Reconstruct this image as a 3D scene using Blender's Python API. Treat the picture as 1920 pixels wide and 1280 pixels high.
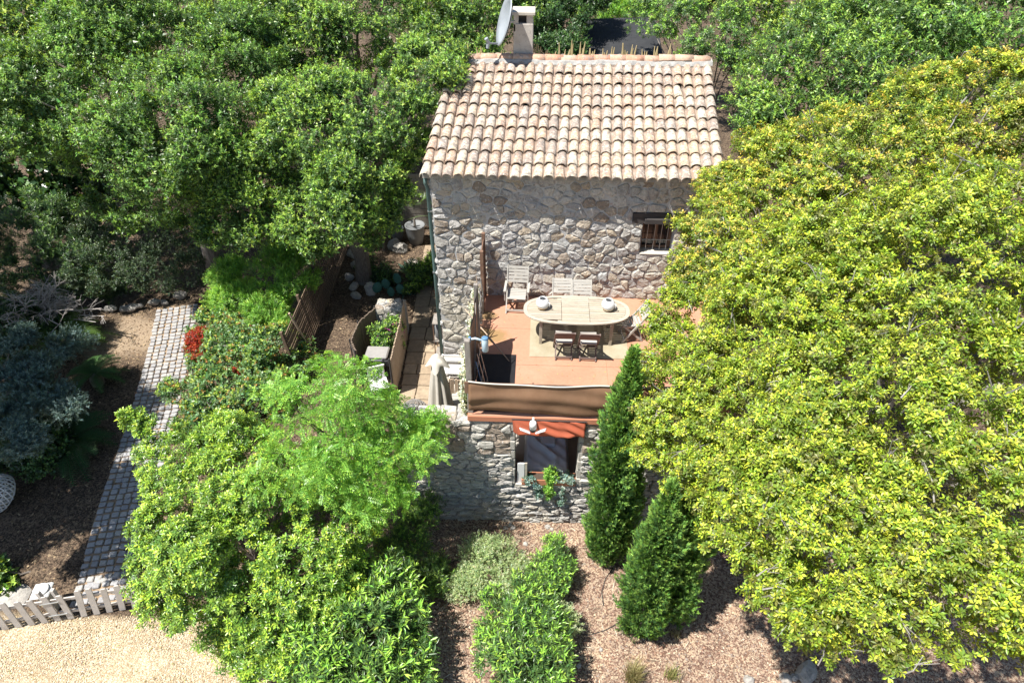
import bpy, bmesh, math, random
import numpy as np
from mathutils import Vector, Matrix, Euler, noise as mnoise

random.seed(7)
for o in list(bpy.data.objects):
    bpy.data.objects.remove(o)
SC = bpy.context.scene
COL = SC.collection
PI = math.pi

# ------------------------------------------------------------------ camera, sky, sun, exposure
cam_d = bpy.data.cameras.new('camera')
cam_d.lens = 24.0
cam_d.sensor_width = 36.0
cam_d.clip_start = 0.1
cam_d.clip_end = 2000
cam = bpy.data.objects.new('camera', cam_d)
cam.location = (0, 0, 10)
cam.rotation_euler = (math.radians(90 - 39.0), 0, math.radians(2.4))
COL.objects.link(cam)
SC.camera = cam

SUN_DIR = Vector((0.42, 0.25, -1.0)).normalized()      # the way the light travels
sun_el = math.asin(-SUN_DIR.z)
sun_az = math.atan2(-SUN_DIR.x, -SUN_DIR.y)
W = bpy.data.worlds.new('World')
SC.world = W
W.use_nodes = True
nt = W.node_tree
nt.nodes.clear()
sky = nt.nodes.new('ShaderNodeTexSky')
sky.sky_type = 'NISHITA'
sky.sun_disc = False
sky.sun_elevation = sun_el
sky.sun_rotation = sun_az % (2 * PI)
sky.air_density = 1.0
sky.dust_density = 0.6
bg = nt.nodes.new('ShaderNodeBackground')
bg.inputs['Strength'].default_value = 0.078
wo = nt.nodes.new('ShaderNodeOutputWorld')
nt.links.new(sky.outputs[0], bg.inputs[0])
nt.links.new(bg.outputs[0], wo.inputs[0])
sun_d = bpy.data.lights.new('sun', 'SUN')
sun_d.energy = 5.0
sun_d.angle = math.radians(0.5)
sun_d.color = (1.0, 0.955, 0.88)
sun = bpy.data.objects.new('sun', sun_d)
sun.rotation_euler = SUN_DIR.to_track_quat('-Z', 'Y').to_euler()
sun.location = (-8, -4, 30)
COL.objects.link(sun)
SC.view_settings.view_transform = 'Standard'
SC.view_settings.look = 'None'
SC.view_settings.exposure = 1.0
SC.view_settings.gamma = 1.0
SC.view_settings.use_curve_mapping = False
SC.cycles.max_bounces = 7
SC.cycles.transparent_max_bounces = 6
SC.cycles.use_denoising = True

# ------------------------------------------------------------------ materials
def new_mat(name):
    m = bpy.data.materials.new(name)
    m.use_nodes = True
    n = m.node_tree
    n.nodes.clear()
    out = n.nodes.new('ShaderNodeOutputMaterial')
    p = n.nodes.new('ShaderNodeBsdfPrincipled')
    n.links.new(p.outputs[0], out.inputs[0])
    return m, n, p, out

def ramp(n, cols, fac):
    r = n.nodes.new('ShaderNodeValToRGB')
    e = r.color_ramp.elements
    k = len(cols)
    while len(e) < k:
        e.new(0.5)
    for i, c in enumerate(cols):
        e[i].position = 0.28 + 0.44 * i / max(1, k - 1)
        e[i].color = (c[0], c[1], c[2], 1)
    n.links.new(fac, r.inputs[0])
    return r.outputs[0]

def math_node(n, op, a, b=None, val=None):
    m = n.nodes.new('ShaderNodeMath')
    m.operation = op
    n.links.new(a, m.inputs[0])
    if b is not None:
        n.links.new(b, m.inputs[1])
    elif val is not None:
        m.inputs[1].default_value = val
    return m.outputs[0]

def mix_col(n, fac, a, b, blend='MIX'):
    m = n.nodes.new('ShaderNodeMix')
    m.data_type = 'RGBA'
    m.blend_type = blend
    if isinstance(fac, (int, float)):
        m.inputs[0].default_value = fac
    else:
        n.links.new(fac, m.inputs[0])
    for v, i in ((a, 6), (b, 7)):
        if isinstance(v, tuple):
            m.inputs[i].default_value = (v[0], v[1], v[2], 1)
        else:
            n.links.new(v, m.inputs[i])
    return m.outputs[2]

KD = 0.80                                    # common albedo trim of the built surfaces
def dim(n, c):
    return mix_col(n, 1.0, c, (KD, KD, KD), 'MULTIPLY')

def noise_tex(n, vec, scale, detail=5, rough=0.6):
    t = n.nodes.new('ShaderNodeTexNoise')
    t.inputs['Scale'].default_value = scale
    t.inputs['Detail'].default_value = detail
    t.inputs['Roughness'].default_value = rough
    n.links.new(vec, t.inputs['Vector'])
    return t.outputs['Fac']

def coords(n, stretch=(1, 1, 1), offset_random=True):
    tc = n.nodes.new('ShaderNodeTexCoord')
    mp = n.nodes.new('ShaderNodeMapping')
    mp.inputs['Scale'].default_value = stretch
    n.links.new(tc.outputs['Object'], mp.inputs['Vector'])
    oi = n.nodes.new('ShaderNodeObjectInfo')
    if offset_random:
        s = math_node(n, 'MULTIPLY', oi.outputs['Random'], val=53.0)
        n.links.new(s, mp.inputs['Location'])
    return mp.outputs[0], oi.outputs['Random']

def M(name, cols, scale=4.0, rough=0.85, bump=0.3, bscale=25.0, bdist=0.01, spec=0.25, rnd=None, rmix=0.75,
      stretch=(1, 1, 1), spots=None, metal=0.0, spot_scale=9.0, spot_at=0.58):
    """cols: noise ramp; rnd: colours one of which each object gets; spots: (colour, amount) patches of lichen, dirt."""
    m, n, p, out = new_mat(name)
    vec, r = coords(n, stretch)
    c = ramp(n, cols, noise_tex(n, vec, scale))
    if rnd:
        rr = n.nodes.new('ShaderNodeValToRGB')
        rr.color_ramp.interpolation = 'CONSTANT'
        e = rr.color_ramp.elements
        while len(e) < len(rnd):
            e.new(0.5)
        for i, q in enumerate(rnd):
            e[i].position = i / len(rnd)
            e[i].color = (q[0], q[1], q[2], 1)
        n.links.new(r, rr.inputs[0])
        c = mix_col(n, rmix, c, rr.outputs[0])
        v = ramp(n, [(.68, .68, .68), (1.18, 1.16, 1.12)], noise_tex(n, vec, scale * 2.3, 6, .7))
        c = mix_col(n, 1.0, c, v, 'MULTIPLY')
    if spots:
        for i, (sc_, amt) in enumerate(spots):
            f = noise_tex(n, vec, spot_scale * (1 + 0.9 * i), 6, 0.68)
            f = math_node(n, 'GREATER_THAN', f, val=spot_at + 0.02 * i)
            f = math_node(n, 'MULTIPLY', f, val=amt)
            c = mix_col(n, f, c, sc_)
    c = dim(n, c)
    n.links.new(c, p.inputs['Base Color'])
    p.inputs['Roughness'].default_value = rough
    p.inputs['Specular IOR Level'].default_value = spec
    p.inputs['Metallic'].default_value = metal
    if bump:
        b = n.nodes.new('ShaderNodeBump')
        b.inputs['Strength'].default_value = bump
        b.inputs['Distance'].default_value = bdist
        n.links.new(noise_tex(n, vec, bscale, 6, 0.65), b.inputs['Height'])
        n.links.new(b.outputs[0], p.inputs['Normal'])
    return m

def leaf_mat(name, trans=0.3, rough=0.42, spec=0.4):
    m, n, p, out = new_mat(name)
    a = n.nodes.new('ShaderNodeAttribute')
    a.attribute_name = 'tint'
    n.links.new(a.outputs['Color'], p.inputs['Base Color'])
    p.inputs['Roughness'].default_value = rough
    p.inputs['Specular IOR Level'].default_value = spec
    t = n.nodes.new('ShaderNodeBsdfTranslucent')
    g = mix_col(n, 1.0, a.outputs['Color'], (1.5, 1.35, 0.45), 'MULTIPLY')
    n.links.new(g, t.inputs['Color'])
    mx = n.nodes.new('ShaderNodeMixShader')
    mx.inputs[0].default_value = trans
    n.links.new(p.outputs[0], mx.inputs[1])
    n.links.new(t.outputs[0], mx.inputs[2])
    n.links.new(mx.outputs[0], out.inputs[0])
    return m

def tint_mat(name, rough=0.9):
    m, n, p, out = new_mat(name)
    a = n.nodes.new('ShaderNodeAttribute')
    a.attribute_name = 'tint'
    n.links.new(a.outputs['Color'], p.inputs['Base Color'])
    p.inputs['Roughness'].default_value = rough
    p.inputs['Specular IOR Level'].default_value = 0.15
    return m

MAT = {}
MAT['stone'] = M('stone', [(.36, .345, .325), (.50, .48, .45), (.62, .59, .55)], 6, .9, 1.0, 20, .03,
                 rnd=[(.56, .53, .47), (.50, .49, .48), (.60, .56, .48), (.44, .43, .43), (.56, .46, .34), (.51, .52, .52),
                      (.66, .63, .58), (.42, .36, .29), (.55, .53, .51), (.57, .49, .39), (.48, .46, .43), (.34, .27, .21), (.54, .53, .52), (.62, .60, .56)], rmix=.84,
                 spots=[((.24, .22, .20), .6), ((.70, .68, .64), .65), ((.42, .34, .26), .5)])
MAT['schist'] = M('schist', [(.32, .32, .31), (.48, .47, .44), (.62, .60, .56)], 7, .9, 1.0, 26, .03, stretch=(1, 1, 3),
                  rnd=[(.54, .54, .52), (.62, .59, .54), (.44, .44, .44), (.64, .59, .50), (.50, .48, .45), (.58, .57, .56), (.60, .53, .43),
                       (.42, .41, .40), (.68, .66, .61), (.56, .52, .48)], rmix=.7,
                  spots=[((.24, .22, .2), .6), ((.72, .70, .66), .6)])
MAT['mortar'] = M('mortar', [(.44, .445, .45), (.54, .54, .535), (.60, .59, .57)], 9, .95, .8, 60, .012, spots=[((.46, .26, .18), .6)], spot_scale=5, spot_at=.64)
MAT['dark_joint'] = M('dark_joint', [(.24, .23, .21), (.34, .32, .30), (.42, .40, .37)], 9, .95, .8, 60, .012)
MAT['tile'] = M('roof_tile', [(.58, .45, .34), (.66, .54, .41), (.45, .33, .25)], 5, .9, .6, 45, .008,
                rnd=[(.64, .47, .33), (.72, .58, .42), (.52, .35, .25), (.76, .65, .50), (.46, .34, .28), (.62, .41, .28), (.68, .60, .49),
                     (.58, .38, .27), (.78, .70, .57), (.40, .32, .28), (.66, .50, .37), (.55, .46, .39), (.70, .51, .34), (.50, .42, .37)], rmix=.82,
                spots=[((.24, .21, .19), .8), ((.80, .74, .62), .75), ((.38, .33, .30), .75), ((.34, .27, .22), .7)], spot_scale=9, spot_at=.54)
MAT['ridge_tile'] = M('ridge_tile', [(.55, .30, .2), (.62, .38, .27), (.66, .48, .36)], 5, .9, .5, 45, .006,
                      rnd=[(.62, .33, .22), (.62, .40, .29), (.66, .47, .35), (.58, .30, .2)], rmix=.8, spots=[((.30, .27, .25), .7), ((.72, .66, .56), .5)])
MAT['roof_mortar'] = M('roof_mortar', [(.26, .25, .24), (.38, .37, .35), (.52, .50, .46)], 8, .95, .8, 50, .01)
MAT['channel'] = M('channel_tile', [(.24, .17, .13), (.36, .27, .21), (.46, .40, .33)], 6, .95, .6, 40, .01)
MAT['terracotta_floor'] = M('terracotta_floor', [(.50, .235, .145), (.56, .275, .175), (.60, .31, .205)], .9, .8, .15, 60, .003)
MAT['red_paint'] = M('red_paint', [(.52, .215, .125), (.58, .25, .15)], 2, .75, .2, 40, .003)
MAT['teak'] = M('weathered_teak', [(.40, .35, .28), (.50, .45, .37), (.58, .53, .44)], 5, .75, .3, 40, .003, stretch=(.5, 5, 5),
                rnd=[(.46, .40, .31), (.54, .48, .39), (.50, .45, .37), (.42, .37, .30), (.57, .51, .42)], rmix=.6)
MAT['dark_teak'] = M('dark_teak', [(.13, .095, .085), (.19, .14, .125), (.25, .19, .17)], 5, .7, .3, 40, .003, stretch=(.5, 5, 5))
MAT['seat_cream'] = M('seat_cream', [(.46, .43, .39), (.54, .51, .47)], 5, .9, .2, 60, .002)
MAT['grey_teak'] = M('grey_teak', [(.36, .35, .32), (.46, .44, .40), (.53, .51, .47)], 5, .8, .3, 40, .003, stretch=(.5, 5, 5))
MAT['brown_wood'] = M('brown_wood', [(.14, .085, .06), (.22, .13, .09), (.30, .19, .13)], 4, .75, .35, 40, .004, stretch=(1, 1, 1))
MAT['dark_wood'] = M('dark_wood', [(.035, .033, .034), (.06, .055, .055), (.09, .08, .075)], 5, .7, .4, 40, .004, stretch=(.4, 4, 4))
MAT['grey_wood'] = M('grey_wood', [(.22, .20, .18), (.31, .28, .25), (.40, .36, .32)], 5, .85, .4, 40, .004, stretch=(4, 4, .6))
MAT['old_fence'] = M('old_fence', [(.16, .11, .08), (.24, .17, .12), (.30, .22, .16)], 4, .9, .4, 35, .004, rnd=[(.2, .14, .1), (.26, .19, .14), (.17, .12, .09)], rmix=.6)
MAT['picket'] = M('picket_paint', [(.50, .46, .42), (.58, .54, .50), (.64, .60, .56)], 3, .7, .25, 30, .003, spots=[((.38, .33, .28), .5)], spot_at=.66)
MAT['white'] = M('white_paint', [(.74, .74, .73), (.82, .82, .81)], 3, .5, .1, 30, .002)
MAT['ceramic'] = M('white_ceramic', [(.78, .79, .8), (.86, .86, .85)], 3, .2, .0, 30, .002, spec=.5)
MAT['gold_glaze'] = M('gold_glaze', [(.5, .28, .08), (.7, .5, .25), (.75, .74, .72)], 14, .3, .1, 30, .002, spec=.5)
MAT['soil'] = M('soil', [(.06, .045, .035), (.11, .085, .065)], 30, .95, .8, 60, .01)
MAT['terracotta'] = M('terracotta', [(.48, .19, .10), (.56, .25, .15)], 5, .8, .2, 30, .003)
MAT['rug'] = None
MAT['metal'] = M('galvanised_metal', [(.45, .47, .48), (.55, .57, .58)], 6, .4, .05, 30, .001, metal=.7)
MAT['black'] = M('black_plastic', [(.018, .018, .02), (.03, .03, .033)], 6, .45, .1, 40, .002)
MAT['grey_lid'] = M('grey_lid', [(.30, .29, .28), (.40, .38, .36)], 6, .5, .1, 40, .002)
MAT['dish'] = M('dish_grey', [(.30, .33, .37), (.38, .41, .44)], 4, .45, .05, 40, .001, spec=.4)
MAT['zinc'] = M('green_zinc', [(.09, .15, .14), (.13, .20, .19)], 4, .5, .1, 30, .002)
MAT['render'] = M('chimney_render', [(.48, .44, .40), (.56, .52, .48), (.62, .59, .55)], 5, .92, .4, 60, .004, spots=[((.33, .30, .28), .5)])
MAT['concrete'] = M('pale_concrete', [(.50, .46, .40), (.58, .54, .48), (.65, .61, .55)], 4, .9, .4, 50, .004)
MAT['cloth_red'] = M('red_canvas', [(.46, .115, .06), (.52, .14, .075)], 6, .9, .25, 220, .002)
MAT['cloth_cream'] = M('cream_canvas', [(.58, .54, .47), (.67, .63, .56)], 4, .9, .3, 200, .002)
MAT['bed'] = M('grey_blanket', [(.78, .80, .86), (.86, .88, .92)], 3, .95, .3, 120, .003)
MAT['bark'] = M('bark', [(.13, .11, .095), (.22, .19, .165), (.30, .27, .24)], 8, .95, .9, 30, .01, stretch=(3, 3, .7))
MAT['grey_bark'] = M('grey_bark', [(.24, .22, .2), (.34, .32, .30), (.44, .42, .40)], 8, .95, .6, 30, .006, stretch=(3, 3, .7))
MAT['pale_twig'] = M('pale_twig', [(.42, .38, .35), (.55, .51, .48)], 8, .95, .3, 30, .006)
MAT['rock'] = M('rock', [(.36, .34, .32), (.48, .45, .42), (.58, .56, .53)], 5, .92, .9, 22, .02,
                rnd=[(.45, .43, .40), (.52, .50, .47), (.38, .37, .36), (.5, .45, .39)], rmix=.6, spots=[((.25, .24, .22), .6)])
MAT['cobble'] = M('granite_sett', [(.34, .34, .35), (.44, .44, .45), (.52, .51, .50)], 9, .85, .7, 50, .006,
                  rnd=[(.40, .40, .42), (.47, .46, .46), (.36, .36, .38), (.5, .48, .45), (.43, .43, .45)], rmix=.65)
MAT['path_sand'] = M('path_sand', [(.26, .18, .11), (.36, .26, .17), (.42, .33, .23)], 6, .95, .6, 70, .008)
MAT['reed'] = M('reed', [(.42, .31, .22), (.52, .40, .29), (.58, .47, .36)], 6, .85, .4, 40, .004, stretch=(8, 8, 1))
MAT['shaded_old_reed'] = M('shaded_old_reed', [(.19, .145, .11), (.26, .20, .155), (.31, .25, .20)], 6, .9, .4, 40, .004, stretch=(8, 8, 1))  # weathered reed, colour darkened further for the screen that stands in shade
MAT['paving'] = M('patio_paving', [(.34, .26, .18), (.42, .33, .24), (.48, .39, .29)], 4, .9, .3, 40, .004, rnd=[(.40, .31, .22), (.45, .36, .26), (.36, .28, .2)], rmix=.6)
MAT['brown_canvas'] = M('brown_canvas', [(.21, .115, .065), (.26, .15, .088), (.30, .18, .11)], 2.2, .9, .35, 260, .002)
MAT['plaster'] = M('room_plaster', [(.74, .72, .68), (.80, .78, .74)], 3, .95, .2, 40, .003)
MAT['cane_white'] = M('white_cane', [(.66, .65, .63), (.74, .73, .71)], 5, .6, .1, 40, .002)
MAT['cactus'] = M('cactus_green', [(.035, .12, .10), (.06, .17, .14)], 5, .6, .1, 40, .002)
MAT['agave'] = M('agave_green', [(.09, .17, .12), (.14, .23, .17)], 5, .5, .1, 40, .002)
MAT['plastic_blue'] = M('pale_blue_plastic', [(.52, .68, .80), (.60, .75, .85)], 5, .4, .0, 40, .002)
MAT['plastic_dblue'] = M('blue_plastic', [(.10, .22, .38), (.13, .26, .42)], 5, .4, .0, 40, .002)
MAT['lens'] = M('dark_lens', [(.012, .012, .014), (.02, .02, .024)], 5, .12, .0, 40, .002, spec=.6)
MAT['led'] = M('led_panel', [(.72, .73, .75), (.8, .8, .8)], 5, .3, .0, 40, .002)
MAT['bitumen'] = M('bitumen_roof', [(.028, .03, .034), (.05, .052, .056)], 3, .85, .4, 40, .004)
MAT['dry_grass'] = M('dry_grass', [(.42, .34, .17), (.52, .43, .24)], 5, .9, .0, 40, .002)
MAT['hose'] = M('hose', [(.04, .04, .04), (.06, .055, .05)], 5, .6, .0, 40, .002)
MAT['slate_lid'] = M('zinc_bin', [(.2, .21, .22), (.26, .27, .28)], 5, .55, .1, 40, .002)

def rug_material():
    m, n, p, out = new_mat('woven_rug')
    vec, r = coords(n, offset_random=False)
    w = n.nodes.new('ShaderNodeTexWave')
    w.inputs['Scale'].default_value = 18
    w.bands_direction = 'Y'
    n.links.new(vec, w.inputs['Vector'])
    w2 = n.nodes.new('ShaderNodeTexWave')
    w2.inputs['Scale'].default_value = 18
    w2.bands_direction = 'X'
    n.links.new(vec, w2.inputs['Vector'])
    f = math_node(n, 'ADD', w.outputs['Fac'], w2.outputs['Fac'])
    c = ramp(n, [(.42, .37, .26), (.50, .45, .34)], math_node(n, 'MULTIPLY', f, val=.5))
    d = ramp(n, [(.72, .68, .6), (1.05, 1.05, 1.05)], noise_tex(n, vec, 2.2, 5, .65))
    c = mix_col(n, 1.0, c, d, 'MULTIPLY')
    c = dim(n, c)
    n.links.new(c, p.inputs['Base Color'])
    p.inputs['Roughness'].default_value = .95
    b = n.nodes.new('ShaderNodeBump')
    b.inputs['Strength'].default_value = .5
    b.inputs['Distance'].default_value = .004
    n.links.new(f, b.inputs['Height'])
    n.links.new(b.outputs[0], p.inputs['Normal'])
    return m
MAT['rug'] = rug_material()

def floor_material():
    """painted terrace floor: terracotta paint, worn, with algae-brown stained patches near the left edge"""
    m, n, p, out = new_mat('terrace_paint')
    vec, r = coords(n, offset_random=False)
    c = ramp(n, [(.49, .245, .16), (.54, .28, .185), (.59, .32, .22)], noise_tex(n, vec, 1.1, 6, .6))
    fine = ramp(n, [(.88, .87, .86), (1.06, 1.06, 1.06)], noise_tex(n, vec, 14, 6, .7))
    c = mix_col(n, 1.0, c, fine, 'MULTIPLY')
    geo = n.nodes.new('ShaderNodeNewGeometry')
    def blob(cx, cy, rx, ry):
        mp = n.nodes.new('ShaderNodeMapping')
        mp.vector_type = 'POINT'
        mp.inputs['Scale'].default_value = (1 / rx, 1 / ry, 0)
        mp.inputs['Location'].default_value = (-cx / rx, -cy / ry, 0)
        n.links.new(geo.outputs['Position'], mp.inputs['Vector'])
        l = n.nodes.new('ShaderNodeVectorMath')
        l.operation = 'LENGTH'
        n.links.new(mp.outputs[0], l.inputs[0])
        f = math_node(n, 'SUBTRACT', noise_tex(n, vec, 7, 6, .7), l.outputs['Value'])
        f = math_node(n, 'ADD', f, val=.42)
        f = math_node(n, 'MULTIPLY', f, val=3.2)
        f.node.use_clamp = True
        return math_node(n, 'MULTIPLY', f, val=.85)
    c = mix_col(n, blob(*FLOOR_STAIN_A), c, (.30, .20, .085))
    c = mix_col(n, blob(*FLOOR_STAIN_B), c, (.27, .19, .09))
    c = dim(n, c)
    n.links.new(c, p.inputs['Base Color'])
    p.inputs['Roughness'].default_value = .8
    p.inputs['Specular IOR Level'].default_value = .2
    b = n.nodes.new('ShaderNodeBump')
    b.inputs['Strength'].default_value = .2
    b.inputs['Distance'].default_value = .004
    n.links.new(noise_tex(n, vec, 60), b.inputs['Height'])
    n.links.new(b.outputs[0], p.inputs['Normal'])
    return m
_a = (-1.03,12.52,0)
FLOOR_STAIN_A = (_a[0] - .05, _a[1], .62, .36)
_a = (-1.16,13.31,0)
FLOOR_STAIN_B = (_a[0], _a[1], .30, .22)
MAT['terrace'] = floor_material()

# ------------------------------------------------------------------ mesh helpers
class MB:
    def __init__(s):
        s.v = []
        s.f = []
    def add(s, vs, fs, mat=None):
        k = len(s.v)
        if mat is not None:
            vs = [tuple(mat @ Vector(q)) for q in vs]
        s.v += [tuple(q) for q in vs]
        s.f += [tuple(i + k for i in f) for f in fs]
        return s
    def box(s, x0, x1, y0, y1, z0, z1, mat=None):
        vs = [(x0, y0, z0), (x1, y0, z0), (x1, y1, z0), (x0, y1, z0), (x0, y0, z1), (x1, y0, z1), (x1, y1, z1), (x0, y1, z1)]
        return s.add(vs, [(0, 3, 2, 1), (4, 5, 6, 7), (0, 1, 5, 4), (1, 2, 6, 5), (2, 3, 7, 6), (3, 0, 4, 7)], mat)
    def bar(s, a, b, w, h=None, up=(0, 0, 1)):
        """rectangular bar from a to b, w wide, h high"""
        h = h or w
        a, b = Vector(a), Vector(b)
        d = (b - a).normalized()
        u = Vector(up)
        if abs(d.dot(u)) > .97:
            u = Vector((0, 1, 0)) if abs(d.y) < .9 else Vector((1, 0, 0))
        x = d.cross(u).normalized() * (w / 2)
        y = x.cross(d).normalized() * (h / 2)
        vs = [a - x - y, a + x - y, a + x + y, a - x + y, b - x - y, b + x - y, b + x + y, b - x + y]
        return s.add(vs, [(0, 3, 2, 1), (4, 5, 6, 7), (0, 1, 5, 4), (1, 2, 6, 5), (2, 3, 7, 6), (3, 0, 4, 7)])
    def tube(s, pts, rad, seg=6, cap=True):
        pts = [Vector(p) for p in pts]
        if not isinstance(rad, (list, tuple)):
            rad = [rad] * len(pts)
        rings = []
        pu = None
        for i, p in enumerate(pts):
            d = (pts[min(i + 1, len(pts) - 1)] - pts[max(i - 1, 0)])
            d = d.normalized() if d.length > 1e-9 else Vector((0, 0, 1))
            u = pu if pu is not None else (Vector((1, 0, 0)) if abs(d.x) < .8 else Vector((0, 1, 0)))
            u = (u - d * u.dot(d)).normalized()
            pu = u
            w = d.cross(u)
            rings.append([p + (u * math.cos(2 * PI * k / seg) + w * math.sin(2 * PI * k / seg)) * rad[i] for k in range(seg)])
        vs = [q for r in rings for q in r]
        fs = []
        for i in range(len(rings) - 1):
            for k in range(seg):
                a = i * seg + k
                b = i * seg + (k + 1) % seg
                fs.append((a, b, b + seg, a + seg))
        if cap:
            fs.append(tuple(range(seg))[::-1])
            fs.append(tuple(range((len(rings) - 1) * seg, len(rings) * seg)))
        return s.add(vs, fs)
    def lathe(s, prof, seg=20, center=(0, 0, 0)):
        """prof: list of (r, z)"""
        vs = []
        cx, cy, cz = center
        for r, z in prof:
            for k in range(seg):
                a = 2 * PI * k / seg
                vs.append((cx + r * math.cos(a), cy + r * math.sin(a), cz + z))
        fs = []
        for i in range(len(prof) - 1):
            for k in range(seg):
                a = i * seg + k
                b = i * seg + (k + 1) % seg
                fs.append((a, b, b + seg, a + seg))
        fs.append(tuple(range(seg))[::-1])
        fs.append(tuple(range((len(prof) - 1) * seg, len(prof) * seg)))
        return s.add(vs, fs)
    def prism(s, poly, z0, z1):
        k = len(poly)
        vs = [(x, y, z0) for x, y in poly] + [(x, y, z1) for x, y in poly]
        fs = [tuple(range(k))[::-1], tuple(range(k, 2 * k))]
        fs += [(i, (i + 1) % k, k + (i + 1) % k, k + i) for i in range(k)]
        return s.add(vs, fs)
    def mesh(s, name):
        me = bpy.data.meshes.new(name)
        me.from_pydata(s.v, [], s.f)
        me.update()
        return me
    def build(s, name, mat, parent=None, loc=(0, 0, 0), smooth=False, bevel=0, rot=None):
        me = s.mesh(name)
        return link(name, me, mat, parent, loc, smooth, bevel, rot)

def link(name, me, mat, parent=None, loc=(0, 0, 0), smooth=False, bevel=0, rot=None):
    if mat is not None and not me.materials:
        me.materials.append(mat)
    if bevel:
        bm = bmesh.new()
        bm.from_mesh(me)
        bmesh.ops.bevel(bm, geom=list(bm.edges), offset=bevel, segments=1, affect='EDGES', clamp_overlap=True)
        bm.to_mesh(me)
        bm.free()
    if smooth:
        me.polygons.foreach_set('use_smooth', [True] * len(me.polygons))
    o = bpy.data.objects.new(name, me)
    o.location = loc
    if rot:
        o.rotation_euler = rot
    COL.objects.link(o)
    if parent is not None:
        o.parent = parent
    return o

def thing(name, label, cat, loc=(0, 0, 0), rotz=0, group=None):
    o = bpy.data.objects.new(name, None)
    o.empty_display_size = .2
    o.location = loc
    o.rotation_euler = (0, 0, rotz)
    COL.objects.link(o)
    return tag(o, label, cat, group)

def tag(o, label, cat, group=None):
    o['label'] = label
    o['category'] = cat
    if group:
        o['group'] = group
    return o

def children_of(o):
    return KIDS(o)

def KIDS(o):
    return [c for c in COL.objects if c.parent == o]

def dup(root, loc, rotz, label=None, group=None):
    r = root.copy()
    COL.objects.link(r)
    r.location = loc
    r.rotation_euler = (0, 0, rotz)
    if label:
        r['label'] = label
    if group:
        r['group'] = group
    for ch in KIDS(root):
        c = ch.copy()
        COL.objects.link(c)
        c.parent = r
        for g in KIDS(ch):
            d = g.copy()
            COL.objects.link(d)
            d.parent = c
    return r

# ------------------------------------------------------------------ the ground
YF = 14.20          # main facade plane
YT = 9.94           # front face of the terrace building
XL = -2.45          # left corner of the house
XR = 4.06
XT = -1.33          # left edge of the terrace

def sstep(a, b, x):
    t = np.clip((x - a) / (b - a), 0, 1)
    return t * t * (3 - 2 * t)

def hgt(x, y):
    x = np.asarray(x, float)
    y = np.asarray(y, float)
    front = -3.5 + 0 * x
    alley = -3.5 + 1.0 * sstep(8.8, 11.6, y)
    side = -3.5 + .2 * sstep(7, 10, y)
    w = sstep(-8.8, -7.0, x)
    z = side * (1 - w) + alley * w
    house = sstep(-1.42, -1.38, x) * (1 - sstep(4.4, 5.4, x))
    zin = np.where(y > 10.2, -3.62, -3.5)
    z = z * (1 - house) + zin * house
    patio = (x > -2.9) & (x < -1.4)
    z = np.where(patio, np.where(y > 10.15, -2.5, -3.5), z)
    right = sstep(4.4, 5.4, x)
    z = z * (1 - right) + (-3.5 + 1.2 * sstep(9, 16, y)) * right
    back = sstep(21, 27, y) * 1.2 + np.clip(y - 24, 0, None) * .035
    z = z + np.where((y > 21) , back, 0)
    return z

def axis(a, b, step, far, n):
    t = np.linspace(0, 1, n + 1)[1:] ** 2
    return np.concatenate([(a - far * t)[::-1], np.arange(a, b + 1e-6, step), b + far * t])

gx = axis(-20, 13, .2, 160, 14)
gy = axis(1, 27, .2, 300, 16)
GX, GY = np.meshgrid(gx, gy)
GZ = hgt(GX, GY)
rng = np.random.default_rng(3)
GZ = GZ + .018 * np.sin(GX * 2.1 + 1.3 * np.sin(GY * 1.7)) * np.sin(GY * 2.6 + GX)

# colour zones painted at ground resolution: what lies there (mulch, pale gravel, leaf litter), not light
def zone_masks(x, y):
    n1 = .35 * np.sin(x * 1.9 + 2 * np.sin(y * 1.3)) + .25 * np.sin(y * 3.1 + x * .7)
    # pale gravel yard: in front of the picket fence, lower left
    line = 7.05 + (x + 10.4) * .045
    gravel = sstep(.08, -.08, y - line) * sstep(-4.6, -5.3, x + .25 * n1)
    mulch = sstep(10.6, 10.2, y) * sstep(-4.6, -3.6, x + .4 * n1)
    sandy = .75 * sstep(17.6, 16.9, y + .6 * n1) * sstep(14.9, 15.8, y + .6 * n1) * sstep(-13.9, -13.1, x + .4 * n1) * sstep(-11.3, -11.7, x)
    return gravel, mulch, sandy
zg, zm, zs = zone_masks(GX, GY)
nx_, ny_ = len(gx), len(gy)
verts = np.stack([GX.ravel(), GY.ravel(), GZ.ravel()], 1)
ii, jj = np.meshgrid(np.arange(nx_ - 1), np.arange(ny_ - 1))
q = (jj * nx_ + ii).ravel()
faces = np.stack([q, q + 1, q + nx_ + 1, q + nx_], 1)

def np_mesh(name, verts, faces, tint=None):
    me = bpy.data.meshes.new(name)
    nv, nf, k = len(verts), len(faces), faces.shape[1]
    me.vertices.add(nv)
    me.vertices.foreach_set('co', np.ascontiguousarray(verts, np.float32).ravel())
    me.loops.add(nf * k)
    me.loops.foreach_set('vertex_index', np.ascontiguousarray(faces, np.int32).ravel())
    me.polygons.add(nf)
    me.polygons.foreach_set('loop_start', np.arange(0, nf * k, k, dtype=np.int32))
    me.polygons.foreach_set('loop_total', np.full(nf, k, dtype=np.int32))
    if tint is not None:
        at = me.attributes.new('tint', 'FLOAT_COLOR', 'POINT')
        c = np.ones((nv, 4), np.float32)
        c[:, :3] = tint
        at.data.foreach_set('color', c.ravel())
    me.update(calc_edges=True)
    me.validate()
    return me

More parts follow.
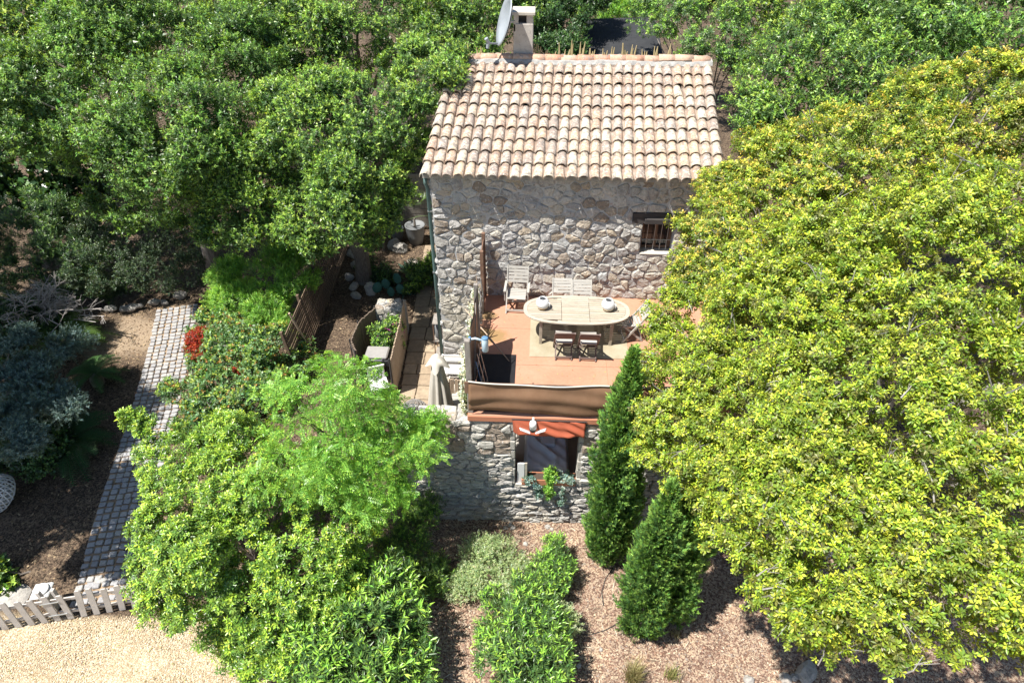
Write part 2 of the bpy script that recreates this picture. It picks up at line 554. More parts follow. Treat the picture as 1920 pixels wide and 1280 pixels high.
def ground_material():
    m, n, p, out = new_mat('garden_ground')
    geo = n.nodes.new('ShaderNodeNewGeometry')
    pos = geo.outputs['Position']
    a = n.nodes.new('ShaderNodeAttribute')
    a.attribute_name = 'tint'
    sp = n.nodes.new('ShaderNodeSeparateColor')
    n.links.new(a.outputs['Color'], sp.inputs[0])
    def vor(scale):
        v = n.nodes.new('ShaderNodeTexVoronoi')
        v.inputs['Scale'].default_value = scale
        n.links.new(pos, v.inputs['Vector'])
        s = n.nodes.new('ShaderNodeSeparateColor')
        n.links.new(v.outputs['Color'], s.inputs[0])
        return s.outputs[0], v.outputs['Distance']
    pc, pd = vor(46)
    mc, md = vor(34)
    litter = ramp(n, [(.04, .03, .022), (.085, .06, .042), (.14, .10, .07), (.20, .15, .10)], math_node(n, 'ADD', math_node(n, 'MULTIPLY', mc, val=.45), math_node(n, 'MULTIPLY', noise_tex(n, pos, 3.2), val=.5)))
    gravel = ramp(n, [(.37, .28, .175), (.49, .39, .255), (.57, .48, .33), (.41, .33, .23), (.61, .54, .42)], pc)
    gravel = mix_col(n, 1.0, gravel, ramp(n, [(.74, .70, .63), (.95, .94, .92), (1.06, 1.05, 1.03)], noise_tex(n, pos, 1.1, 6, .65)), 'MULTIPLY')
    mulch = ramp(n, [(.16, .10, .075), (.28, .185, .135), (.37, .27, .195), (.22, .155, .125), (.43, .34, .25)], mc)
    mulch = mix_col(n, 1.0, mulch, ramp(n, [(.62, .56, .56), (.95, .93, .92), (1.25, 1.22, 1.1)], noise_tex(n, pos, 1.7, 6, .65)), 'MULTIPLY')
    sand = ramp(n, [(.24, .17, .12), (.38, .29, .20), (.52, .42, .31)], noise_tex(n, pos, 26, 5, .7))
    c = mix_col(n, sp.outputs[1], litter, mulch)
    c = mix_col(n, sp.outputs[0], c, gravel)
    c = mix_col(n, sp.outputs[2], c, sand)
    n.links.new(c, p.inputs['Base Color'])
    p.inputs['Roughness'].default_value = .95
    p.inputs['Specular IOR Level'].default_value = .15
    b = n.nodes.new('ShaderNodeBump')
    b.inputs['Strength'].default_value = .9
    b.inputs['Distance'].default_value = .02
    h = math_node(n, 'ADD', math_node(n, 'MULTIPLY', pd, val=-1.0), noise_tex(n, pos, 30, 4))
    n.links.new(h, b.inputs['Height'])
    n.links.new(b.outputs[0], p.inputs['Normal'])
    return m

g_me = np_mesh('ground', verts, faces, np.stack([zg.ravel(), zm.ravel(), zs.ravel()], 1))
ground = link('ground', g_me, ground_material(), smooth=True)
ground['kind'] = 'structure'

def scatter_chips(name, n, region, cols, size, seed, kind='stuff'):
    """loose flat chips / pebbles lying on the ground: real little pieces, one object"""
    r = np.random.default_rng(seed)
    x0, x1, y0, y1, mask = region
    x = r.uniform(x0, x1, n * 3)
    y = r.uniform(y0, y1, n * 3)
    ok = mask(x, y) > r.uniform(.2, .8, n * 3)
    x, y = x[ok][:n], y[ok][:n]
    n = len(x)
    z = hgt(x, y) + .012
    a = r.uniform(0, 2 * PI, n)
    L = r.uniform(size[0], size[1], n)
    w = L * r.uniform(.3, .8, n)
    h = r.uniform(.15, .5, n) * w
    ca, sa = np.cos(a), np.sin(a)
    def pt(u, v, dz):
        return np.stack([x + ca * u * L - sa * v * w, y + sa * u * L + ca * v * w, z + dz], 1)
    t = r.normal(0, .25, n) * L
    P_ = [pt(-.5, -.35, -t * .5), pt(.4, -.5, t * .4), pt(.5, .3, t * .5), pt(-.3, .5, -t * .3), pt(.05, 0, h)]
    V = np.stack(P_, 1).reshape(-1, 3)
    base = np.arange(n) * 5
    F = np.concatenate([np.stack([base + i, base + (i + 1) % 4, base + 4], 1) for i in range(4)])
    cols = np.array(cols)
    c = cols[r.integers(0, len(cols), n)] * r.uniform(.8, 1.2, (n, 1))
    o = link(name, np_mesh(name, V, F, np.repeat(c, 5, 0)), MAT['chip'])
    o['kind'] = 'stuff'
    return o
MAT['chip'] = tint_mat('chip')
o = scatter_chips('gravel', 19000, (-11.5, -4.6, 5.2, 7.6, lambda x, y: zone_masks(x, y)[0]),
                  [(.47, .37, .24), (.54, .45, .31), (.38, .29, .18), (.60, .52, .40), (.43, .32, .20), (.30, .23, .16)], (.014, .034), 5)
tag(o, 'pale yellow gravel loose on the yard in front of the picket fence', 'gravel')
o = scatter_chips('bark_mulch', 18000, (-3.6, 6.5, 5.4, 10.0, lambda x, y: zone_masks(x, y)[1]),
                  [(.27, .165, .115), (.36, .25, .175), (.21, .125, .09), (.48, .39, .29), (.14, .095, .075), (.32, .22, .165), (.25, .21, .18), (.42, .33, .23)], (.018, .055), 6)
tag(o, 'reddish brown bark mulch and stone chips covering the front garden bed', 'mulch')
o = scatter_chips('leaf_litter', 10000, (-17, -2.6, 7.6, 22, lambda x, y: 1 - zone_masks(x, y)[0] - .35 * zone_masks(x, y)[2]),
                  [(.19, .125, .08), (.25, .18, .11), (.14, .095, .065), (.32, .24, .15), (.11, .075, .055)], (.03, .08), 8)
tag(o, 'dry brown leaf litter lying in the shade left of the house', 'leaf litter')

# ------------------------------------------------------------------ rubble walls
def clip(poly, nx, ny, d):
    """keep the part of poly with nx*x + ny*y <= d"""
    out = []
    k = len(poly)
    for i in range(k):
        a, b = poly[i], poly[(i + 1) % k]
        da, db = nx * a[0] + ny * a[1] - d, nx * b[0] + ny * b[1] - d
        if da <= 0:
            out.append(a)
        if (da < 0 < db) or (db < 0 < da):
            t = da / (da - db)
            out.append((a[0] + (b[0] - a[0]) * t, a[1] + (b[1] - a[1]) * t))
    return out

def area_c(poly):
    A = cx = cy = 0
    for i in range(len(poly)):
        x0, y0 = poly[i]
        x1, y1 = poly[(i + 1) % len(poly)]
        c = x0 * y1 - x1 * y0
        A += c
        cx += (x0 + x1) * c
        cy += (y0 + y1) * c
    if abs(A) < 1e-9:
        return 0, 0, 0
    return abs(A) / 2, cx / (3 * A), cy / (3 * A)

def rubble_cells(regions, holes, cell, aspect, seed, relax=2, jit=.8, vary=None):
    """irregular stone outlines filling rectangles, cut back at openings; aspect>1 gives flat stones"""
    r = random.Random(seed)
    pts = []
    for (x0, x1, z0, z1) in regions:
        c = cell
        nz = max(1, round((z1 - z0) / (c / math.sqrt(aspect))))
        dz = (z1 - z0) / nz
        for j in range(nz):
            zc = z0 + (j + .5) * dz
            cc = c * (vary(zc) if vary else 1)
            nxx = max(1, round((x1 - x0) / (cc * math.sqrt(aspect))))
            dx = (x1 - x0) / nxx
            off = r.random() * dx
            for i in range(nxx):
                pts.append([x0 + ((i * dx + off) % (x1 - x0)), zc])
                pts[-1][0] += r.uniform(-jit, jit) * dx * .5
                pts[-1][1] += r.uniform(-jit, jit) * dz * .62
                if r.random() < .17:
                    pts.append([pts[-1][0] + r.uniform(-.5, .5) * dx, pts[-1][1] + r.choice((-.55, .55)) * dz])
    def inside(p):
        return any(a <= p[0] <= b and c <= p[1] <= d for a, b, c, d in regions) and not any(a <= p[0] <= b and c <= p[1] <= d for a, b, c, d in holes)
    pts = [p for p in pts if inside(p)]
    cells = []
    for it in range(relax + 1):
        P_ = [(p[0] / aspect, p[1]) for p in pts]
        A = np.array(P_)
        cells = []
        for i, (px, pz) in enumerate(P_):
            reg = next((g for g in regions if g[0] <= pts[i][0] <= g[1] and g[2] <= pts[i][1] <= g[3]), regions[0])
            poly = [(reg[0] / aspect, reg[2]), (reg[1] / aspect, reg[2]), (reg[1] / aspect, reg[3]), (reg[0] / aspect, reg[3])]
            d2 = (A[:, 0] - px) ** 2 + (A[:, 1] - pz) ** 2
            for j in np.argsort(d2)[1:22]:
                qx, qz = P_[j]
                nx, nz = qx - px, qz - pz
                poly = clip(poly, nx, nz, (qx * qx + qz * qz - px * px - pz * pz) / 2)
                if len(poly) < 3:
                    break
            if len(poly) < 3:
                continue
            poly = [(a * aspect, b) for a, b in poly]
            for (a, b, c, d) in holes:
                cx, cz = pts[i]
                if cx < a and max(q[0] for q in poly) > a and c < cz < d: poly = clip(poly, 1, 0, a)
                elif cx > b and min(q[0] for q in poly) < b and c < cz < d: poly = clip(poly, -1, 0, -b)
                elif cz < c and max(q[1] for q in poly) > c and a - .3 < cx < b + .3: poly = clip(poly, 0, 1, c)
                elif cz > d and min(q[1] for q in poly) < d and a - .3 < cx < b + .3: poly = clip(poly, 0, -1, -d)
                if len(poly) < 3:
                    break
            if len(poly) >= 3:
                cells.append(poly)
        if it < relax:
            pts = []
            for poly in cells:
                A_, cx, cz = area_c(poly)
                if A_ > 1e-4:
                    pts.append([cx, cz])
    return cells

def stone_geo(poly, r, proud=(.025, .06), gap=.012, rough=.012):
    """one stone from its outline in the wall plane (x, z); +h is out of the wall (-y). returns verts around its centre, faces, centre"""
    A, cx, cz = area_c(poly)
    k = len(poly)
    pts = []
    for i in range(k):                       # drop slivers
        a, b = poly[i], poly[(i + 1) % k]
        if math.hypot(a[0] - b[0], a[1] - b[1]) > .03:
            pts.append(a)
    if len(pts) < 3 or A < .0012:
        return None
    R = math.sqrt(A / PI)
    ring = []
    k = len(pts)
    for i in range(k):                       # cut the corners
        a, b = pts[i], pts[(i + 1) % k]
        t = r.uniform(.07, .22)
        ring.append((a[0] + (b[0] - a[0]) * t, a[1] + (b[1] - a[1]) * t))
        t = r.uniform(.07, .22)
        ring.append((b[0] + (a[0] - b[0]) * t, b[1] + (a[1] - b[1]) * t))
    h = r.uniform(*proud)
    fl_ = r.uniform(.62, .88)
    tx, tz = r.uniform(-.10, .10), r.uniform(-.16, .10)
    g = 1 - min(.35, gap / R)
    vs = []
    n = len(ring)
    for (s, hh, jj) in ((g, -.03, .002), (g * .985, h * .5, rough * .4), (g * fl_, h, rough * 1.2)):
        for (x, z) in ring:
            dx, dz = (x - cx) * s + r.uniform(-jj, jj), (z - cz) * s + r.uniform(-jj, jj)
            o = hh + (tx * dx + tz * dz if hh > 0 else 0) + (r.uniform(-rough, rough) * .8 if hh > 0 else 0)
            vs.append((dx, -max(o, -.03), dz))
    vs.append((r.uniform(-.02, .02), -(h + r.uniform(-.004, rough)), r.uniform(-.02, .02)))
    fs = []
    for lv in range(2):
        for i in range(n):
            a, b = lv * n + i, lv * n + (i + 1) % n
            fs.append((a, b, b + n, a + n))
    for i in range(n):
        fs.append((2 * n + i, 2 * n + (i + 1) % n, 3 * n))
    return vs, fs, (cx, cz)

def lay_stones(cells, wall, y, mats, seed, limit, visible, proud=(.025, .06), gap=.012, rough=.012, turn=None):
    """stones that show become objects, the rest of the wall one joined part"""
    r = random.Random(seed)
    rest = {}
    got = []
    for poly in cells:
        s = stone_geo(poly, r, proud, gap, rough)
        if s:
            got.append(s)
    got.sort(key=lambda s: -visible(*s[2]))
    for i, (vs, fs, (cx, cz)) in enumerate(got):
        m = mats(cx, cz)
        if i < limit and visible(cx, cz) > 0:
            me = bpy.data.meshes.new('stone')
            me.from_pydata(vs, [], fs)
            me.materials.append(m)
            o = bpy.data.objects.new('stone', me)
            o.location = (cx, y, cz)
            COL.objects.link(o)
            o.parent = wall
        else:
            mb = rest.setdefault(m.name, (MB(), m))[0]
            mb.add([(v[0] + cx, v[1] + y, v[2] + cz) for v in vs], fs)
    for mb, m in rest.values():
        o = mb.build('rubble_stones', m, wall)
        o['kind'] = 'stuff'

# ------------------------------------------------------------------ the old stone house
house = thing('stone_house', 'old rubble stone house with weathered canal tile roof and small barred window', 'house', (0, 0, 0))
WIN = (2.46, 3.22, 1.30, 2.14)
LIN = (2.20, 3.44, 2.14, 2.42)
mb = MB()
ZB, ZE = -2.62, 3.27
TH_ = .45
mb.box(XL, WIN[0], YF, YF + TH_, ZB, ZE)
mb.box(WIN[1], XR, YF, YF + TH_, ZB, ZE)
mb.box(WIN[0], WIN[1], YF, YF + TH_, ZB, WIN[2])
mb.box(WIN[0], WIN[1], YF, YF + TH_, WIN[3], ZE)
YB = 22.4
mb.box(XL, XL + TH_, YF + TH_, YB - TH_, ZB, ZE)
mb.box(XR - TH_, XR, YF + TH_, YB - TH_, ZB, ZE)
mb.box(XL, XR, YB - TH_, YB, ZB, ZE)
YRIDGE, ZRIDGE, YEAVE, ZEAVE = 18.33, 4.52, 14.02, 3.345
for xa, xb in ((XL + .02, XL + TH_), (XR - TH_, XR - .02)):      # gables
    mb.add([(xa, YF + .02, ZE), (xa, YB - .02, ZE), (xa, YRIDGE, ZRIDGE - .1), (xb, YF + .02, ZE), (xb, YB - .02, ZE), (xb, YRIDGE, ZRIDGE - .1)],
           [(0, 2, 1), (3, 4, 5), (0, 1, 4, 3), (1, 2, 5, 4), (2, 0, 3, 5)])
wall = mb.build('wall', MAT['mortar'], house)
cells = rubble_cells([(XL, XR, 0.0, ZE), (XL, XT + .12, -2.55, 0.0)], [WIN, LIN], .254, 1.3, 11, relax=1, jit=1.25)
def house_vis(x, z):
    return 0 if x > 3.15 else (2 if x < 2.8 else 1)
lay_stones(cells, wall, YF + .010, lambda x, z: MAT['stone'], 21, 296, house_vis, proud=(.018, .058), gap=.008, rough=.016)
# left gable-end wall, turned away from the street side: joined rubble
side = rubble_cells([(YF + .02, YB, -2.55, ZE)], [], .33, 1.3, 12, relax=1)
mbs = MB()
rr = random.Random(4)
for poly in side:
    s = stone_geo(poly, rr, (.02, .055), .014)
    if s:
        vs, fs, (cy, cz) = s
        mbs.add([(XL + v[1], cy - v[0], v[2] + cz) for v in vs], fs)
o = mbs.build('rubble_stones', MAT['stone'], wall)
o['kind'] = 'stuff'
# eave soffit course
mb = MB()
mb.box(XL - .02, XR + .02, YF - .05, YF + .3, ZE + .003, ZE + .06)
mb.build('eave_course', MAT['roof_mortar'], house)

# window
win = MB().box(WIN[0] + .02, WIN[1] - .02, YF + .30, YF + .34, WIN[2] + .03, WIN[3] - .01).build('window', MAT['lens'], house)
mb = MB()
for x0, x1 in ((WIN[0] + .003, WIN[0] + .07), (WIN[1] - .07, WIN[1] - .003), (2.80, 2.87)):
    mb.box(x0, x1, YF + .26, YF + .298, WIN[2] + .035, WIN[3] - .003)
mb.box(WIN[0] + .07, 2.80, YF + .26, YF + .298, WIN[2] + .035, WIN[2] + .10)
mb.box(2.87, WIN[1] - .07, YF + .26, YF + .298, WIN[2] + .035, WIN[2] + .10)
mb.build('window_frame', MAT['brown_wood'], win)
for x in (2.62, 2.79, 2.95, 3.10):
    MB().tube([(x, YF + .16, WIN[2] + .03), (x, YF + .16, WIN[3])], .009, 6).build('bar', MAT['metal'], win)
MB().tube([(WIN[0], YF + .15, 1.62), (WIN[1], YF + .15, 1.62)], .009, 6).build('crossbar', MAT['metal'], win)
MB().box(WIN[0] + .004, WIN[1] - .004, YF - .03, YF + .25, WIN[2] + .003, WIN[2] + .03).build('window_sill', MAT['concrete'], win, bevel=.006)
MB().box(LIN[0], LIN[1], YF - .045, YF + .30, LIN[2] + .003, LIN[3]).build('lintel', MAT['dark_wood'], win, bevel=.015)
MB().box(LIN[0] + .28, LIN[1] - .2, YF - .10, YF - .048, LIN[2] + .02, LIN[2] + .15).build('lintel_board', MAT['dark_wood'], win, bevel=.008)
MB().box(XL + .02, XL + .30, YF - .012, YF - .004, -.2, .12)

# downpipe
mb = MB()
mb.tube([(XL - .10, YF - .02, 3.18), (XL - .11, YF - .03, 3.05), (XL - .08, YF + .05, 2.9), (XL - .075, YF + .06, .9), (XL - .075, YF + .06, -2.5)], .045, 8)
dp = mb.build('downpipe', MAT['zinc'], house, smooth=True)
for z in (2.3, .6):
    MB().box(XL - .125, XL - .02, YF + .01, YF + .115, z, z + .03).build('pipe_clip', MAT['metal'], dp)

# ------------------------------------------------------------------ roof: deck, channel course, 27 x 10 cover tiles, ridge
SK = .06                                     # the roof runs slightly askew of the facade
S_ = (ZRIDGE - ZEAVE) / (YRIDGE - YEAVE)
LS = math.hypot(YRIDGE - YEAVE, ZRIDGE - ZEAVE)
pit = math.atan(S_)
XV0 = -2.63
NCOL = 27
PITCH = 6.72 / NCOL
def roof_pt(x, v, h=0.0):
    """x across from the left verge, v metres up the slope, h above the deck"""
    h = h - .035 * math.sin(PI * min(1, max(0, x / 6.72))) * math.sin(PI * min(1, max(0, v / LS))) + .012 * math.sin(x * 2.3 + v)
    y = YEAVE + v * math.cos(pit) - h * math.sin(pit)
    return Vector((XV0 + x + SK * (y - YEAVE), y, ZEAVE + v * math.sin(pit) + h * math.cos(pit)))
mb = MB()
a, b = roof_pt(.03, .05, -.055), roof_pt(6.69, .05, -.055)
c, d = roof_pt(6.69, LS, -.055), roof_pt(.03, LS, -.055)
e = [Vector((p.x + (SK * 4.2), 2 * YRIDGE - p.y, p.z)) for p in (a, b)]
vs = [a, b, c, d, e[1], e[0]]
lo = [Vector((p.x, p.y, p.z - .09)) for p in vs]
mb.add(vs + lo, [(0, 1, 2, 3), (3, 2, 4, 5), (6, 9, 8, 7), (9, 11, 10, 8), (0, 6, 7, 1), (1, 7, 8, 2), (2, 8, 10, 4), (4, 10, 11, 5), (5, 11, 9, 3), (3, 9, 6, 0)])
roof = mb.build('roof', MAT['roof_mortar'], house)
# channel tiles: concave troughs between the cover tiles, in 10 laps, one joined part
mb = MB()
for i in range(NCOL + 1):
    xc = i * PITCH
    if i in (0, NCOL):
        continue
    for j in range(11):
        v0, v1 = j * .425 - .05, j * .425 + .44
        if v1 > LS:
            v1 = LS
        if v1 - v0 < .1:
            continue
        vs = []
        for v, lift in ((v0, .030), (v1, .012)):
            for k in range(6):
                t = -1 + 2 * k / 5
                vs.append(roof_pt(xc + t * .075, v, lift + .045 * t * t))
        mb.add(vs, [(k, k + 1, k + 7, k + 6) for k in range(5)])
        vs2 = [Vector(q) - Vector((0, 0, .012)) for q in vs[:6]]
        mb.add(vs[:6] + vs2, [(k, k + 6, k + 7, k + 1) for k in range(5)])
o = mb.build('channel_tiles', MAT['channel'], roof)
o['kind'] = 'stuff'

def tile_mesh(r0, r1, L, seed, thick=.019, seg=8):
    """barrel cover tile: lies along +Y, lower (wide) end at y=0"""
    rn = random.Random(seed)
    vs = []
    sp = 1.06
    wob = [rn.uniform(-.004, .004) for _ in range(4)]
    for (y, rad) in ((0, r0), (L, r1)):
        for t in (0, thick):
            for k in range(seg + 1):
                a = PI * (.5 - .5 * sp) + PI * sp * k / seg
                vs.append((math.cos(a) * (rad - t) + wob[0] * y, y + wob[1] * math.cos(a) * 3, math.sin(a) * (rad - t) * .86 + (wob[2] if k in (3, 4) else 0)))
    n = seg + 1
    fs = []
    for k in range(seg):
        fs.append((k, k + 1, 2 * n + k + 1, 2 * n + k))            # outer
        fs.append((n + k, 3 * n + k, 3 * n + k + 1, n + k + 1))    # inner
        fs.append((k, n + k, n + k + 1, k + 1))                    # lower rim
        fs.append((2 * n + k, 2 * n + k + 1, 3 * n + k + 1, 3 * n + k))
    me = bpy.data.meshes.new('tile')
    me.from_pydata(vs, [], fs)
    me.materials.append(MAT['tile'])
    me.polygons.foreach_set('use_smooth', [i % 4 == 0 for i in range(len(me.polygons))])
    return me
tile_me = [tile_mesh(.117 + .004 * (i % 3), .088, .50, i) for i in range(6)]
short_me = [tile_mesh(.110, .098, .27, 20 + i) for i in range(3)]
rt = random.Random(5)
NROW = 10
EXPO = (LS - .10) / NROW
base_rot = Matrix.Rotation(-math.atan(SK), 3, 'Z') @ Matrix.Rotation(pit, 3, 'X')
def put_tile(me, x, v, h, tilt, name='tile', parent=roof, yaw=0.0):
    o = bpy.data.objects.new(name, me)
    o.location = roof_pt(x, v, h)
    o.rotation_euler = (Matrix.Rotation(-math.atan(SK) + yaw, 3, 'Z') @ Matrix.Rotation(pit + tilt, 3, 'X')).to_euler()
    COL.objects.link(o)
    o.parent = parent
    return o
tile_n = 0
rest_t = MB()
for j in range(NROW):
    for i in range(NCOL):
        x = (i + .5) * PITCH + rt.uniform(-.010, .010)
        v = -.13 + j * EXPO + rt.uniform(-.022, .022)
        if j == 0:
            v = -.14 + rt.uniform(-.012, .012)
        slip = rt.random() < .06 and j > 0
        put_tile(rt.choice(tile_me), x + (rt.uniform(-.012, .012) if slip else 0), v - (rt.uniform(.03, .07) if slip else 0), .034 + rt.uniform(-.006, .008), -.058 + rt.uniform(-.014, .014), yaw=rt.uniform(-.07, .07) if slip else rt.uniform(-.025, .025))
# doubled first course along the eave (short tiles laid over the lowest row)
for i in range(NCOL):
    put_tile(rt.choice(short_me), (i + .5) * PITCH + rt.uniform(-.006, .006), -.145 + rt.uniform(-.01, .01), .052, -.02, yaw=rt.uniform(-.02, .02)) if False else None
# ridge tiles laid along X, mortar bed under them
mb = MB()
vs = []
NB = 60
for i in range(NB + 1):
    x = 6.72 * i / NB
    bump = .01 * math.sin(i * 1.7) + .008 * math.sin(i * .77)
    p = roof_pt(x, LS)
    for (dy, dz) in ((-.24 + bump, -.02), (-.17, .055 + bump), (0, .09), (.17, .055), (.24, -.02)):
        vs.append((p.x, p.y + dy, p.z + dz))
mb.add(vs, [(i * 5 + k, (i + 1) * 5 + k, (i + 1) * 5 + k + 1, i * 5 + k + 1) for i in range(NB) for k in range(4)])
mb.build('ridge_mortar', MAT['roof_mortar'], roof)
ridge_me = [tile_mesh(.125, .112, .47, 40 + i) for i in range(3)]
for me in ridge_me:
    me.materials.clear()
    me.materials.append(MAT['ridge_tile'])
x = -.03
k = 0
while x < 6.45:
    p = roof_pt(x, LS)
    o = bpy.data.objects.new('ridge_tile', ridge_me[k % 3])
    o.location = (p.x, p.y - .01, p.z + .055 + rt.uniform(-.006, .008) + .05 * max(0, 1 - abs(x - 5.6) / .8))
    o.rotation_euler = (0, rt.uniform(-.02, .02), -PI / 2 + rt.uniform(-.025, .025))
    COL.objects.link(o)
    o.parent = roof
    x += .415
    k += 1
# top course of the far slope, seen over the ridge
for i in range(NCOL):
    p = roof_pt((i + .5) * PITCH + .08, LS)
    o = bpy.data.objects.new('back_tile', tile_me[i % 6])
    o.location = (p.x, p.y + .62, p.z - .105)
    o.rotation_euler = (Matrix.Rotation(PI, 3, 'Z') @ Matrix.Rotation(pit, 3, 'X')).to_euler()
    COL.objects.link(o)
    o.parent = roof
    o.location = (p.x, p.y + .56, p.z - .09)

# chimney: a part of the house
CX0, CX1, CY0, CY1 = -.74, -.235, 18.42, 18.92
mb = MB().box(CX0, CX1, CY0, CY1, 4.2, 5.38)
ch = mb.build('chimney', MAT['render'], house, bevel=.012)
mb = MB()
for x0, x1, y0, y1 in ((CX0 + .01, CX0 + .13, CY0 + .01, CY0 + .14), (CX1 - .17, CX1 - .01, CY0 + .01, CY0 + .14), (CX0 + .01, CX0 + .13, CY1 - .14, CY1 - .01), (CX1 - .17, CX1 - .01, CY1 - .14, CY1 - .01)):
    mb.box(x0, x1, y0, y1, 5.383, 5.58)
mb.build('chimney_pier', MAT['render'], ch)
MB().box(CX0 - .03, CX1 + .045, CY0 - .04, CY1 + .04, 5.583, 5.665).build('chimney_cap', MAT['concrete'], ch, bevel=.01)
MB().box(CX0 + .13, CX1 - .17, CY0 + .145, CY1 - .145, 5.383, 5.575).build('flue', MAT['dark_wood'], ch)

# satellite dish beside the chimney
dish = thing('satellite_dish', 'large grey satellite dish fixed to the chimney above the ridge', 'satellite dish', (-.83, 18.28, 5.45))
axis_v = Vector((-.93, -.22, .28)).normalized()
mb = MB()
R_, seg = .56, 28
vs = []
for ring in range(6):
    t = ring / 5
    for k in range(seg):
        a = 2 * PI * k / seg
        vs.append((R_ * .93 * t * math.cos(a), R_ * 1.04 * t * math.sin(a), .17 * t * t))
fs = []
for ring in range(5):
    for k in range(seg):
        a = ring * seg + k
        b = ring * seg + (k + 1) % seg
        fs.append((a, b, b + seg, a + seg))
rim = [(v[0] * 1.03, v[1] * 1.03, v[2] - .03) for v in vs[-seg:]]
vs += rim
fs += [(5 * seg + k, 5 * seg + (k + 1) % seg, 6 * seg + (k + 1) % seg, 6 * seg + k) for k in range(seg)]
back = [(v[0], v[1], v[2] - .02) for v in vs[:5 * seg]]
q0 = axis_v.to_track_quat('Z', 'Y').to_matrix().to_4x4()
mb.add(vs, fs, q0)
mb.add(back, [f[::-1] for f in fs if max(f) < 5 * seg], q0)
mb.build('reflector', MAT['dish'], dish, smooth=True)
lo = q0 @ Vector((0, -R_ * 1.0, .16))
if (q0 @ Vector((0, R_, .16))).z < lo.z:
    lo = q0 @ Vector((0, R_ * 1.0, .16))
tip = Vector((-.52, -.30, -.42))
MB().bar(lo, tip, .03, .04).build('feed_arm', MAT['dish'], dish)
mb = MB()
mb.tube([tip + Vector((-.05, -.03, .12)), tip + Vector((.0, .0, .02)), tip + Vector((-.02, -.01, -.12))], [.05, .045, .04], 10)
mb.build('receiver', MAT['dish'], dish)
mb = MB()
mb.bar((0, 0, 0), (.12, .17, -.02), .05)
mb.bar((.12, .16, -.25), (.12, .16, .2), .04)
mb.build('bracket', MAT['metal'], dish)

# dry stalks growing along the ridge: every stem cluster a plant
ORD = 'first second third fourth fifth sixth seventh eighth ninth tenth eleventh twelfth thirteenth fourteenth fifteenth sixteenth seventeenth eighteenth'.split()
rw = random.Random(9)
stalk_px = [(-1.93, .30), (-1.62, .24), (-1.34, .22), (-1.02, .20), (-.12, .42), (.10, .26), (.28, .20), (.50, .40), (.78, .44), (1.02, .36), (1.30, .28),
            (1.62, .24), (1.86, .34), (2.08, .34), (2.36, .32), (2.66, .26), (2.96, .36), (3.28, .34), (.64, .25), (2.2, .22)]
for (x, h) in stalk_px:
    yb = YRIDGE + .30 + rw.uniform(-.04, .05)
    zb = ZRIDGE - .06
    mb = MB()
    for s in range(rw.choice((2, 3, 3, 4))):
        dx = rw.uniform(-.06, .06)
        hh = h * rw.uniform(.55, 1.0)
        lean = rw.uniform(-.04, .05)
        mb.tube([(dx, 0, 0), (dx + lean * .3, 0, hh * .55), (dx + lean, 0, hh * 1.3)], [.014, .024, .010], 5)
    for s in range(9):
        a = rw.uniform(0, 2 * PI)
        l = rw.uniform(.03, .07)
        mb.add([(0, 0, 0), (l * math.cos(a), l * math.sin(a), .03), (l * math.cos(a + .6), l * math.sin(a + .6), .05)], [(0, 1, 2)])
    o = mb.build('ridge_weed', MAT['dry_grass'], None, (x, yb, zb))
    ds = x + .5
    side = sorted(q for q, _ in stalk_px if (q < -.5) == (x < -.5))
    k = side.index(x) + 1 if x > -.5 else len(side) - side.index(x)
    tag(o, '%s dry straw coloured weed stalk %s of the chimney along the roof ridge' % (ORD[k - 1], 'left' if x < -.5 else 'right'), 'weed', 'dry weed stalks along the roof ridge')

# ------------------------------------------------------------------ lower building under the terrace
annex = thing('terrace_building', 'low dry stone building carrying the terracotta painted roof terrace', 'building', (0, 0, 0))
OP = (-.40, 1.06, -2.16, -.14)               # open window of the lower room
ZT = -.16
mb = MB()
TW = .30
mb.box(-2.78, OP[0], YT, YT + TW, -3.7, ZT - .08)
mb.box(OP[1], 4.3, YT, YT + TW, -3.7, ZT)
mb.box(OP[0], OP[1], YT, YT + TW, -3.7, OP[2])
mb.box(XT + .02, OP[0], YT + .002, YT + TW, ZT - .08, ZT)
awall = mb.build('wall', MAT['dark_joint'], annex)
def low_var(z):
    return 1.0
holes = [(OP[0], OP[1], OP[2], 0.2)]
cells = rubble_cells([(-2.80, 4.3, -3.55, -1.15)], holes, .172, 2.9, 31, relax=1, jit=.95)
cells += rubble_cells([(-2.80, OP[0] - .01, -1.15, -.19), (OP[1] + .01, 4.3, -1.15, -.17)], [], .27, 1.7, 33, relax=1, jit=.9)
def low_vis(x, z):
    return 0 if x > 1.75 else (3 if x > -2.3 else 1)
lay_stones(cells, awall, YT, lambda x, z: MAT['schist'] if z < -1.1 or random.random() < .35 else MAT['stone'], 41, 298, low_vis, proud=(.02, .075), gap=.006, rough=.016)
# top of the garden wall left of the terrace: capping rocks
rc = random.Random(17)
x = -2.75
while x < -1.45:
    w = rc.uniform(.22, .38)
    for y0, dep in ((YT - .02, .24), (YT + .21, .22)):
        mb = MB()
        mb.box(-w / 2 + .01, w / 2 - .01, .01, dep, -.02, rc.uniform(.05, .12))
        me = mb.mesh('capping_stone')
        for v in me.vertices:
            v.co += Vector((rc.uniform(-.035, .035), rc.uniform(-.03, .03), rc.uniform(-.02, .03)))
        link('capping_stone', me, MAT['stone'], annex, (x + w / 2, y0, ZT - .10), bevel=.02)
    x += w
